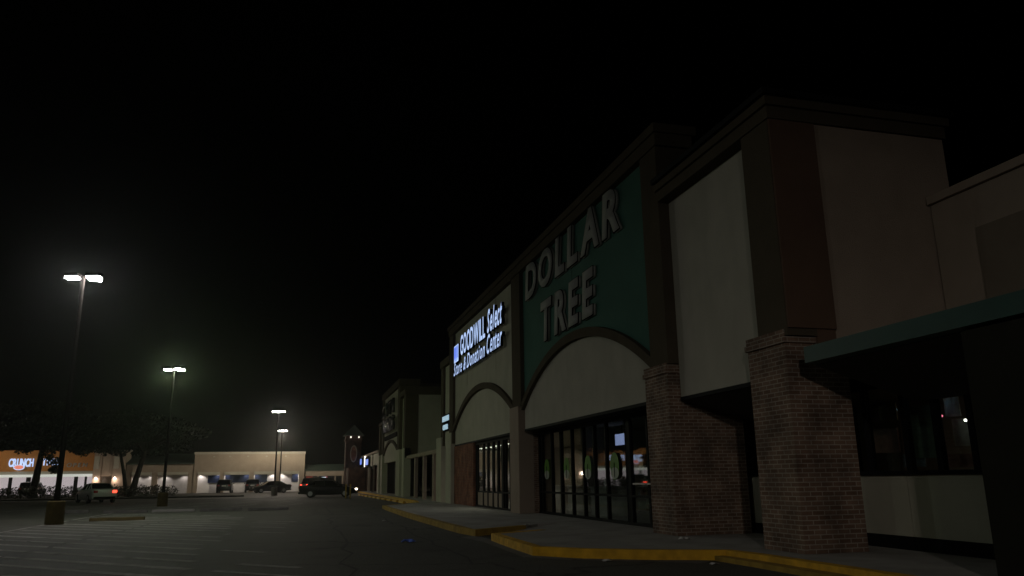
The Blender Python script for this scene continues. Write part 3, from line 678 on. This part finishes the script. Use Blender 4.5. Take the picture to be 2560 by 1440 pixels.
for x in (-10.6, -8.6, -6.3, -3.9, -1.4):
    e_ = flat(x - .12, x + .12, BY - .06, BY - .002, 4.62, 4.78, 'wall_vent', 'cream', t9)
t10 = thing('green_roof_shop', 'low shop with dark sloping roof and two canopied openings behind the hedge', 'shop', (-17, 118, 0))
mb = B(-21.2, -13.02, BY + .1, BY + .5, 2.7, 3.75); prev = -21.2
for a, b_ in ((-20.5, -18.1), (-17.4, -13.7)): mb.box(prev, a, BY + .1, BY + .5, 0, 2.699); prev = b_
mb.box(prev, -13.02, BY + .1, BY + .5, 0, 2.699); mb.build('front_wall', 'tan', t10)
MB().prism([(BY - .2, 3.76), (BY - .2, 3.85), (BY + 6, 5.3), (BY + 6, 3.76)], 'x', -21.4, -13.1).build('roof', 'roof_green', t10)
for a, b_ in ((-20.5, -18.1), (-17.4, -13.7)): flat(a, b_, BY - .02, BY + .098, 2.35, 2.74, 'canopy_fascia', 'cream', t10)
flat(-21, -13.1, BY + 1.3, BY + 1.5, 0, 2.7, 'shop_wall', 'white_panel', t10)
t11 = thing('canopy_link', 'low covered link with green sloping roof right of the pale shop', 'shop', (4, 117, 0))
flat(1.3, 6.6, BY - .1, BY + .1, 2.0, 2.68, 'fascia', 'tan', t11)
MB().prism([(BY - .2, 2.69), (BY - .2, 2.74), (BY + 3.5, 3.66), (BY + 3.5, 2.69)], 'x', 1.25, 6.7).build('roof', 'roof_green', t11)
flat(1.3, 6.6, BY + 2.2, BY + 2.4, 0, 2.68, 'shop_wall', mat('dim_shop_front', (.04, .035, .04), .5, .3, 2), t11)
for x in (2.9, 5.2, 6.2): flat(x, x + .2, BY - .05, BY + .1, 0, 2.0, 'post', 'tan', t11)
for x, w_ in ((1.45, .9), (4.0, .35)): flat(x, x + w_, BY + 2.15, BY + 2.19, 1.5, 1.95, 'shop_sign_panel', emit('dim_red_sign', (.6, .08, .05), .22, (.3, .1, .1)), t11)
flat(3.55, 4.15, BY + 1.9, BY + 1.95, 1.35, 1.85, 'lit_window_sign', emit('cold_lit_sign', (.75, .85, 1.), 1.6), t11)
t12 = thing('pale_entrance_block', 'tall pale entrance block with two wall lamps behind the hedge', 'shop', (-23.2, 115, 0))
mb = B(-25, -24.1, BY - .5, BY + 3, 0, 5.5); mb.box(-22.7, -21.3, BY - .5, BY + 3, 0, 5.5); mb.box(-24.1, -22.7, BY - .4, BY + 3, 2.3, 5.5); mb.build('front_wall', 'tan', t12)
flat(-25.08, -21.2, BY - .58, BY + 3, 5.503, 5.7, 'coping', 'cream', t12)
for a in (-24.95, -22.65): flat(a, a + .6, BY - .55, BY - .503, 3.25, 4.8, 'raised_panel', 'cream', t12)
flat(-24.1, -22.7, BY + .6, BY + .8, 0, 2.28, 'door', 'white_panel', t12)
t13 = thing('orange_band_gym', 'wide lit shop with orange sign band and bright glazed front at far left', 'shop', (-38, 118, 0))
flat(-62, -25.02, BY, BY + .4, 3.0, 5.6, 'sign_band', 'orange', t13)
flat(-62, -25.02, BY - .06, BY + .4, 2.65, 2.998, 'cream_band', 'cream', t13)
flat(-62, -25.02, BY - .3, BY + .4, 2.3, 2.62, 'lit_canopy', emit('lit_canopy_edge', (.8, .85, .78), .5, (.6, .6, .6)), t13)  # canopy edge emits, standing in for the shop's lighting
flat(-62, -25.02, BY + 5, BY + 5.2, 0, 2.6, 'interior_wall', emit('lit_gym_wall', (.78, .68, .7), .5, (.5, .45, .5)), t13)  # wall glows by itself in place of interior lamps
flat(-62, -25.02, BY + .4, BY + 12, 5.2, 5.6, 'roof_block', 'brown', t13)
x = -60.
while x < -25.3:
    w_ = random.uniform(.12, .5); flat(x, x + w_, BY, BY + .2, 0, 2.3, 'pillar', 'cream' if random.random() < .5 else 'dark_metal', t13); x += random.uniform(1.1, 2.2)
    if random.random() < .5: flat(x - .9, x - .3, BY + 1.0, BY + 1.1, 0.3, random.uniform(1.0, 2.1), 'gym_equipment', 'car_dark', t13)
s6 = thing('shop_sign', 'lit white sign with red oval on the orange band at far left', 'sign', (-33, BY, 4))
letters(s6, 'CRUNCH', (-34.75, BY - .02, 3.62), (1, 0, 0), .95, 2.75, 'sign_glow', .15, 0, .03, spacing=.05)
n = 24; MB().prism([(-33.5 + .62 * math.cos(2 * math.pi * k / n), 3.5 + .33 * math.sin(2 * math.pi * k / n)) for k in range(n)], 'y', BY - .34, BY - .26).build('oval_rim', 'sign_glow', s6)
MB().prism([(-33.5 + .52 * math.cos(2 * math.pi * k / n), 3.52 + .25 * math.sin(2 * math.pi * k / n)) for k in range(n)], 'y', BY - .36, BY - .342).build('red_oval', emit('lit_red_oval', (.8, .07, .02), .7), s6)
letters(s6, 'FITNESS', (-31.65, BY - .02, 3.75), (1, 0, 0), .8, 3.0, 'sign_glow', .12, 0, .02, spacing=.08)
s7 = thing('banner', 'white OPEN lettering on the orange band beside the pale entrance block', 'banner', (-27, BY, 3.7))
letters(s7, 'OPEN', (-28.2, BY - .02, 3.5), (1, 0, 0), .5, 2.4, 'white_letter', .05, .15, .02, spacing=.2)

# ---------------------------------------------------------------- parking-lot lamps
def photometry(ld, up=(.74, .40)):
    """wide 'batwing' distribution of a flat car-park luminaire: most light leaves 60-80 degrees off nadir"""
    ld.use_nodes = True; T = ld.node_tree; N = T.nodes; L = T.links; em = N["Emission"]
    tc = N.new("ShaderNodeTexCoord"); sp = N.new("ShaderNodeSeparateXYZ"); L.new(tc.outputs["Normal"], sp.inputs[0])
    mr = N.new("ShaderNodeMapRange"); mr.inputs[1].default_value = -1; mr.inputs[2].default_value = 1; L.new(sp.outputs[2], mr.inputs[0])
    cr = N.new("ShaderNodeValToRGB"); e = cr.color_ramp.elements; cr.color_ramp.interpolation = 'EASE'
    e[0].position = 0; e[0].color = (.07, .07, .07, 1); e[1].position = .33; e[1].color = (.9, .9, .9, 1)
    for p, c_ in ((.15, .16), (.40, 1.), (.46, up[0]), (.50, up[1]), (.56, .1), (1., .05)):
        q = e.new(p); q.color = (c_, c_, c_, 1)
    L.new(mr.outputs[0], cr.inputs[0]); L.new(cr.outputs[0], em.inputs["Strength"])
def lamp_post(label, x, y, H, base_m, base_r, heads, power, colr, lens, reach=.62, up=(.74, .40)):
    r = thing('parking_lamp', label, 'street lamp', (x, y, 0), 'tall parking lot lamps')
    MB().tube([(x, y, 0), (x, y, .76), (x, y, .8)], [base_r, base_r * .97, base_r * .85], 18).build('base', base_m, r)
    MB().tube([(x, y, .8), (x, y, H)], [.095, .06], 12).build('pole', 'pole', r)
    B(x - .16, x + .16, y - .16, y + .16, .801, .83).build('base_plate', 'pole', r)
    for i, a in enumerate(heads):
        dx, dy = math.cos(a), math.sin(a)
        MB().tube([(x, y, H - .06), (x + dx * (reach - .4), y + dy * (reach - .4), H)], [.035, .03], 8).build('arm', 'pole', r)
        hx, hy = x + dx * (reach - .22), y + dy * (reach - .22)
        q = Matrix.Rotation(a, 4, 'Z')
        def ob(sx0, sx1, sy, z0, z1, nm, mm):
            mb = B(sx0, sx1, -sy, sy, z0, z1); mb.v = [tuple(Vector((hx, hy, H)) + q @ Vector(v)) for v in mb.v]; return mb.build(nm, mm, r)
        ob(-.24, .24, .17, -.03, .1, 'lamp_head', 'pole')
        ob(-.21, .21, .14, -.1, -.032, 'lens', lens)
    ld = bpy.data.lights.new('lamp_light', 'POINT'); ld.energy = power; ld.color = colr; ld.shadow_soft_size = .25
    photometry(ld, up)
    lo_ = bpy.data.objects.new('lamp_light', ld); COL.objects.link(lo_); lo_.parent = r; lo_.location = (0, 0, H - .2)
    return r
pi = math.pi
lamp_post('nearest lamp post on a yellow concrete base, left of the frame', -8.05, 31.5, 8.95, 'base_yellow', .3, (pi * .93, -pi * .1, pi * .12), 110, (.85, 1, .8), 'lamp_lens_near')
lamp_post('second lamp post on a yellow base in front of the hedge', -7.6, 52, 8.25, 'base_yellow', .3, (pi * .9, 0.05, -pi * .3), 1050, (.76, 1, .5), 'lamp_lens_green', up=(1., .85))
lamp_post('third lamp post on a grey concrete base before the pale shop', -1.93, 82, 8.2, 'concrete_dark', .3, (0, pi / 2, pi, -pi / 2), 800, (1, .86, .74), 'lamp_lens')
lamp_post('farthest lamp post, close in front of the pale back shop', -1.9, 106, 7.75, 'concrete_dark', .3, (0, pi / 2, pi, -pi / 2), 4200, (1, .88, .66), 'lamp_lens')
lamp_post('lamp post far left of the open lot, outside the view', -33, 24, 9.2, 'yellow_dull', .3, (0, pi), 850, (.8, 1, .9), 'lamp_lens', up=(.55, .25))  # extra post added to even out the light on the facades
lamp_post('lamp post at the far left in front of the orange band shop, outside the view', -44, 97, 8.5, 'concrete_dark', .3, (0, pi), 7000, (1, .88, .7), 'lamp_lens')  # added to brighten the shop fronts at far left
lamp_post('lamp post beside the viewpoint, just left of the frame', -11, 5, 9.0, 'yellow_dull', .3, (0, pi), 480, (.95, 1, .88), 'lamp_lens')  # added to lift the near asphalt and the wall between the piers
lamp_post('lamp post standing behind the viewpoint', -5, -14, 8.6, 'yellow_dull', .3, (0, pi), 2700, (1, .88, .8), 'lamp_lens', up=(.5, .2))
# wall lamps at the pale entrance
for i, x in enumerate((-24.55, -22.35)):
    w = thing('wall_lamp', ['left', 'right'][i] + ' one of the two glowing wall lamps on the pale entrance block', 'wall lamp', (x, BY - .6, 1.9), 'wall lamps at the pale entrance')
    MB().tube([(x, BY - .62, 1.95), (x, BY - .62, 2.2)], [.2, .04], 10).build('lamp_shade', 'wall_lamp', w)
    B(x - .05, x + .05, BY - .6, BY - .502, 1.9, 2.1).build('bracket', 'dark_metal', w)
    ld = bpy.data.lights.new('wall_light', 'POINT'); ld.energy = 30; ld.color = (1, .75, .6); ld.shadow_soft_size = .1
    o = bpy.data.objects.new('wall_light', ld); COL.objects.link(o); o.parent = w; o.location = (0, -.25, -.1)
# down-lights tucked under the canopy of the back shop, two to a bay
for x, e in ((-12.2, 38), (-10.0, 30), (-8.9, 22), (-6.3, 30), (-5.1, 26), (-3.0, 38), (-1.8, 44), (.2, 34), (-20, 22), (-18.4, 20), (-16.6, 26), (-14.2, 18)):
    w = thing('canopy_light', 'small round downlight under the canopy of the far shop row', 'ceiling light', (x, BY + .75, 2.6), 'downlights under the far canopy')
    MB().tube([(x, BY + .75, 2.6), (x, BY + .75, 2.655)], [.1, .1], 12).build('diffuser', 'tower_glow', w)
    ld = bpy.data.lights.new('canopy_bulb', 'SPOT'); ld.energy = e * 2.2; ld.color = (1, .9, .86); ld.shadow_soft_size = .08; ld.spot_size = math.radians(125); ld.spot_blend = .5
    o = bpy.data.objects.new('canopy_bulb', ld); COL.objects.link(o); o.parent = w; o.location = (0, 0, -.06)
# shop interior night lighting
def area(name, parent, loc, sx, sy, e, colr, rot=(0, 0, 0)):
    ld = bpy.data.lights.new(name, 'AREA'); ld.shape = 'RECTANGLE'; ld.size = sx; ld.size_y = sy; ld.energy = e; ld.color = colr
    o = bpy.data.objects.new(name, ld); COL.objects.link(o); o.parent = parent; o.location = Vector(loc) - parent.location; o.rotation_euler = rot
area('shop_ceiling_light', t2, (10.3, 39, 2.93), .5, 8, 130, (1, .9, .74))
area('shop_door_light', t2, (8.9, 32, 2.93), .4, 3, 55, (1, .88, .72))
area('shop_night_light', t1, (12.6, 29, 2.95), 1.2, 5, 16, (1, .62, .42))
area('shop_night_light', t4, (11.6, 11, 2.9), 1., 3., 7, (1, .78, .62))

# ---------------------------------------------------------------- wheel stops, bollards, litter
def wheel_stop(label, x, y, L_, rz, m, group):
    o = bpy.data.objects.new('wheel_stop', None)
    mb = MB().prism([(-.09, 0), (.09, 0), (.06, .12), (-.06, .12)], 'x', -L_ / 2, L_ / 2)
    ob = mb.build('wheel_stop', m, None, bevel=.012); ob.location = (x, y, 0.001); ob.rotation_euler = (0, 0, rz); tag(ob, label, 'wheel stop', group); return ob
names = ['nearest', 'second', 'third', 'fourth', 'fifth', 'sixth', 'seventh', 'eighth', 'ninth']
names += ['tenth', 'eleventh']
for i in range(11):
    wheel_stop(names[i] + ' yellow wheel stop in the row along the far shop kerb', 6.25 - .05 * i, 45.2 + 2.9 * i, 1.8, pi / 2 + .02, 'yellow', 'yellow wheel stops along the shop kerb')
wheel_stop('dull yellow wheel stop beside the nearest lamp base', -6.4, 33.4, 1.9, 0, 'base_yellow', 'wheel stops in the open lot')
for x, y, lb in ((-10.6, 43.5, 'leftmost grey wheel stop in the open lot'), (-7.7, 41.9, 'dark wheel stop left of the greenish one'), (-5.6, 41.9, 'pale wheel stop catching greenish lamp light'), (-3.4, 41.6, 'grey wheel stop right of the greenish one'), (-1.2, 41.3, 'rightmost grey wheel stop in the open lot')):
    wheel_stop(lb, x, y, 1.9, .02, 'concrete' if 'pale' in lb else 'concrete_dark', 'wheel stops in the open lot')  # paler concrete puts the lamp light into one stop's colour
for i, x in enumerate((3.77, 4.1)):
    b_ = thing('bollard', ['left', 'right'][i] + ' one of two thin yellow bollards before the parked cars', 'bollard', (x, 62.5, 0), 'yellow bollards')
    MB().tube([(x, 62.5, 0), (x, 62.5, 1.05), (x, 62.5, 1.09)], [.055, .055, .02], 10).build('post', 'yellow_dull', b_)
    MB().tube([(x, 62.5, 0), (x, 62.5, .03)], [.1, .1], 10).build('foot', 'concrete_dark', b_)
def scrap(label, x, y, z, s, m, name='litter'):
    mb = MB(); n = 5; v = []; f = []
    for i in range(n):
        for j in range(n):
            v.append((x + (i / (n - 1) - .5) * s * 1.6, y + (j / (n - 1) - .5) * s, z + .006 + random.uniform(0, .35) * s * (1 if 0 < i < n - 1 else .4)))
    for i in range(n - 1):
        for j in range(n - 1): f.append((i * n + j, (i + 1) * n + j, (i + 1) * n + j + 1, i * n + j + 1))
    mb.add(v, f); tag(mb.build(name, m), label, 'litter')
scrap('crumpled blue plastic wrapper on the open asphalt', 2.48, 18.0, 0, .2, 'blue_paper')
scrap('white paper scrap at the tip of the far yellow kerb', 5.9, 20.3, .15, .12, 'paper')
scrap('white scrap lying at the foot of the near yellow kerb', 5.0, 12.6, 0, .1, 'paper')
scrap('white scrap on the asphalt by the lower kerb course', 6.35, 11.5, 0, .1, 'paper')
scrap('tiny scrap on the asphalt left of the far kerb', 3.0, 27.5, 0, .12, 'paper')
scrap('thin pale scrap on the sidewalk before the nearer pier', 7.3, 14.3, .15, .14, 'paper')

# ---------------------------------------------------------------- planted island, hedge, trees
isl = MB().prism([(-60, 79), (-5.2, 79), (-4.6, 80), (-5.2, 81.5), (-11, 88), (-60, 88)], 'z', 0, .14)
struct(isl.build('planting_island', mat('dark_mulch_soil', (.03, .028, .02), .95, .3, 3, .5, 10), bevel=.03))
def leaves(mb, c, r, n, s, flat_=1.):
    for _ in range(n):
        while True:
            d = Vector((random.uniform(-1, 1), random.uniform(-1, 1), random.uniform(-1, 1)))
            if .25 < d.length < 1: break
        p = Vector(c) + Vector((d.x * r[0], d.y * r[1], d.z * r[2]))
        a = Vector((random.gauss(0, 1), random.gauss(0, 1), random.gauss(0, 1))).normalized(); b_ = a.orthogonal().normalized()
        q = a.cross(b_); w = s * random.uniform(.6, 1.3)
        mb.add([p - b_ * w, p + q * w * .5, p + b_ * w, p - q * w * .5], [(0, 1, 2, 3)])
def tree(label, x, y, lean, h, crown_r, zc, n=26, trunk_r=.24, extra=()):
    t = thing('tree', label, 'tree', (x, y, .1), 'trees on the planted island')
    top = Vector((x + lean, y, zc + crown_r * .3)); mb = MB()
    mb.tube([(x, y, .1), (x + lean * .3, y + .1, h * .25), (x + lean * .7, y - .05, zc * .8), tuple(top)], [trunk_r * 1.3, trunk_r, trunk_r * .75, trunk_r * .35], 10)
    cl = MB()
    for k in range(n):
        a = random.uniform(0, 2 * pi); rr = crown_r * math.sqrt(random.random()); zz = zc + random.uniform(-.55, 1) * (h - zc) * (1 - .4 * rr / crown_r)
        p = Vector((x + lean + math.cos(a) * rr, y + math.sin(a) * rr * .7, zz))
        mb.tube([tuple(Vector((x + lean * .7, y, zc * .75 + .3 * (k % 4)))), tuple((Vector((x + lean * .8, y, zc)) + p) / 2), tuple(p)], [.09, .05, .02], 5)
        leaves(cl, p, (random.uniform(.8, 1.5), random.uniform(.8, 1.4), random.uniform(.45, .85)), 170, .17)
    for e in extra:
        mb.tube([tuple(Vector((x + lean * .7, y, zc * .8))), ((x + lean + e[0]) / 2, y, (zc + e[2]) / 2 + .2), (e[0], e[1], e[2])], [.08, .045, .02], 5)
        leaves(cl, e[:3], (e[3], .8, e[4]), 190, .15)
    mb.build('trunk', 'bark', t); cl.build('crown', 'leaf', t)
tree('leftmost broad tree leaning in from the frame edge', -33.5, 84, .6, 9.2, 4.6, 5.6, 34)
tree('broad tree with a thick trunk in front of the orange band', -23.6, 84, .6, 9.5, 4.4, 6.0, 40, .3, extra=((-22.6, 83.6, 4.1, .7, .55), (-22.0, 83.8, 3.4, .6, .5), (-24.6, 84, 4.7, .8, .4), (-20.6, 84, 4.8, 1., .4), (-19.6, 83.7, 4.3, .8, .4), (-18.6, 84, 4.7, .9, .35), (-27.4, 83.6, 4.9, 1.1, .35), (-21.9, 83.5, 2.7, .4, .35)))
tree('leaning tree with a thin trunk left of the twin trunk pair', -15.6, 84.5, -1.4, 8.6, 3.8, 5.6, 32, .17)
tree('tree with a leaning thick trunk right of the pale entrance block', -15.0, 83, 1.3, 7.8, 4.7, 5.4, 48, .26)
tree('low bushy tree by the white car at the frame edge', -30.5, 80, 0, 3.4, 1.8, 2.3, 10, .1)
hd = MB()
x = -46.
while x < -11.6:
    leaves(hd, (x, 83.6 + random.uniform(-.4, .4), .62), (.9, 1.0, .6 + random.uniform(-.12, .1)), 240, .1); x += random.uniform(.5, .8)
h_ = tag(hd.build('hedge', 'leaf_hedge'), 'long dark clipped hedge on the planted island in front of the far shops', 'hedge')

# ---------------------------------------------------------------- cars
def car(label, body, kind='sedan', loc=(0, 0, 0), rz=0, tails=False, heads=False, group='parked cars'):
    """local: +x forward, origin at ground centre"""
    c_ = thing('parked_car', label, 'car', (0, 0, 0), group)
    if kind == 'sedan':
        Lh, W, belt, roof = 2.35, .9, .92, 1.43
        st = [(-Lh, .62, .95, .78), (-2.2, .3, 1.0, .84), (-1.5, .24, 1.02, .89), (-.8, .22, .96, .9), (.2, .2, .94, .9), (1.0, .22, .93, .89), (1.7, .24, .84, .87), (2.2, .3, .72, .8), (Lh, .42, .6, .68)]
        gh = [(-1.75, 0, .78), (-1.05, .40, .64), (-.3, .47, .62), (.35, .44, .62), (1.15, 0, .76)]
    else:
        Lh, W, belt, roof = 2.2, .92, 1.1, 1.72
        st = [(-Lh, .45, 1.08, .84), (-2.05, .34, 1.12, .9), (-1.4, .28, 1.1, .92), (0, .26, 1.08, .92), (1.0, .28, 1.07, .91), (1.7, .3, 1.0, .89), (2.1, .36, .9, .84), (Lh, .5, .8, .72)]
        gh = [(-2.1, 0, .82), (-1.95, .52, .72), (-.9, .6, .70), (.2, .57, .7), (1.2, 0, .8)]
    mb = MB(); rings = []
    for (x, zb, zt, w) in st: rings.append([(x, -w * .93, zb), (x, -w, zb + .12), (x, -w, zt - .14), (x, -w * .9, zt), (x, w * .9, zt), (x, w, zt - .14), (x, w, zb + .12), (x, w * .93, zb)])
    v = [p for r in rings for p in r]; f = []
    for i in range(len(rings) - 1):
        for k in range(8): f.append((i * 8 + k, i * 8 + (k + 1) % 8, (i + 1) * 8 + (k + 1) % 8, (i + 1) * 8 + k))
    f += [tuple(range(8)), tuple((len(rings) - 1) * 8 + k for k in range(8))]
    mb.add(v, f); mb.build('body', body, c_, bevel=.03, smooth=True)
    def zt(x):
        for a, b_ in zip(st[:-1], st[1:]):
            if a[0] <= x <= b_[0]: return a[2] + (b_[2] - a[2]) * (x - a[0]) / (b_[0] - a[0])
        return st[0][2]
    mg = MB(); rings = []
    for (x, dz, w) in gh:
        z0 = zt(x) - .03; rings.append([(x, -W * .86, z0), (x, -w, z0 + dz), (x, w, z0 + dz), (x, W * .86, z0)])
    v = [p for r in rings for p in r]; f = []
    for i in range(len(rings) - 1):
        for k in range(3): f.append((i * 4 + k, i * 4 + k + 1, (i + 1) * 4 + k + 1, (i + 1) * 4 + k))
    mg.add(v, f); mg.build('windows', 'car_glass', c_)
    rf = MB(); n = len(gh)
    zz = [(gh[i][0], zt(gh[i][0]) - .03 + gh[i][1], gh[i][2]) for i in range(1, n - 1)]
    v = []
    for x, z, w in zz: v += [(x, -w - .01, z + .004), (x, -w * .8, z + .035), (x, w * .8, z + .035), (x, w + .01, z + .004)]
    f = []
    for i in range(len(zz) - 1):
        for k in range(3): f.append((i * 4 + k, i * 4 + k + 1, (i + 1) * 4 + k + 1, (i + 1) * 4 + k))
    rf.add(v, f); rf.build('roof', body, c_, smooth=True)
    pl = MB()
    for s in (-1, 1):
        for i in range(n - 1):
            a = gh[i]; b_ = gh[i + 1]; za = zt(a[0]) - .03; zb = zt(b_[0]) - .03
            if i in (0, n - 2): pl.tube([(a[0], s * (a[2] if a[1] else W * .86), za + a[1]), (b_[0], s * (b_[2] if b_[1] else W * .86), zb + b_[1])], [.035, .035], 6)
            elif i > 0: pl.tube([(a[0], s * a[2], za + a[1]), (a[0] + .05, s * W * .87, za)], [.03, .035], 6)
    pl.build('pillars', body, c_)
    for x in ((-1.4, 1.42) if kind == 'sedan' else (-1.3, 1.35)):
        for s in (-1, 1):
            w = MB().tube([(x, s * .68, .32), (x, s * .72, .32), (x, s * .9, .32), (x, s * .92, .32)], [.25, .32, .32, .27], 20).build('wheel', 'tyre', c_)
            MB().tube([(x, s * .915, .32), (x, s * .935, .32)], [.2, .17], 14).build('rim', 'rim', w)
    zl = .86 if kind == 'sedan' else 1.0
    for s in (-1, 1):
        B(-Lh - .03, -Lh + .16, s * .5, s * .78, zl - .14, zl + .04).build('tail_light', 'tail_on' if tails is True or tails == s else 'tail_off', c_)
        B(Lh - .22, Lh - .02 + .03, s * .42, s * .7, .58 if kind == 'sedan' else .74, .70 if kind == 'sedan' else .88).build('headlight', 'head_on' if heads else 'head_off', c_)
        B(.75, .9, s * .9, s * 1.05, belt + .02, belt + .16).build('wing_mirror', body, c_)
    B(-Lh - .04, -Lh + .02, -.24, .24, zl - .16, zl - .03).build('number_plate', 'plate', c_)
    B(-Lh - .05, -Lh + .3, -.72, .72, .3, .46).build('rear_bumper', 'black', c_)
    B(Lh - .3, Lh + .02, -.62, .62, .28, .42).build('front_bumper', 'black', c_)
    place(c_, loc, rz); return c_
car('silver sedan with one glowing tail light, seen from behind near the yellow lamp bases', 'car_silver', 'sedan', (-14.3, 66.0, 0), pi * .65, -1)
car('white sedan half out of the frame at far left', 'car_white', 'sedan', (-34.0, 100, 0), pi)
car('black sedan standing side on before the brick tower, headlights lit', 'car_black', 'sedan', (2.75, 69.5, 0), -.12, False, True)
car('black suv behind the black sedan with red tail lights glowing', 'car_black', 'suv', (2.85, 82, 0), pi * .14, True)
sv = car('dark suv with round spare wheel cover parked at the pale shop', 'car_dark', 'suv', (-8.7, 109.8, 0), pi / 2)
MB().tube([(-2.28, 0, .98), (-2.36, 0, .98)], [.3, .28], 20).build('spare_wheel', 'plate', sv)
for o in sv.children:
    pass
car('dark hatchback nose in at the pale shop between suv and lamp posts', 'car_dark', 'suv', (-5.35, 109.8, 0), pi / 2 + .05)
car('dark sedan parked side on behind the grey lamp base', 'car_dark', 'sedan', (-2.9, 103, 0), pi + .35)
car('dark car behind the hedge in front of the orange band shop', 'car_dark', 'suv', (-29.2, 104, 0), pi / 2)

# ---------------------------------------------------------------- night air
hz = B(-140, 140, -60, 200, -1, 16)  # thin volume added for a glow around the lamps, standing in for glare
ho = hz.build('haze', 'black'); ho['kind'] = 'stuff'
hm = bpy.data.materials.new('night_haze'); hm.use_nodes = True; hm.node_tree.nodes.clear()
o = hm.node_tree.nodes.new("ShaderNodeOutputMaterial"); pv = hm.node_tree.nodes.new("ShaderNodeVolumePrincipled")
pv.inputs["Density"].default_value = .00042; pv.inputs["Color"].default_value = (.8, .85, .82, 1); pv.inputs["Anisotropy"].default_value = .85
hm.node_tree.links.new(pv.outputs[0], o.inputs["Volume"]); ho.data.materials.clear(); ho.data.materials.append(hm)
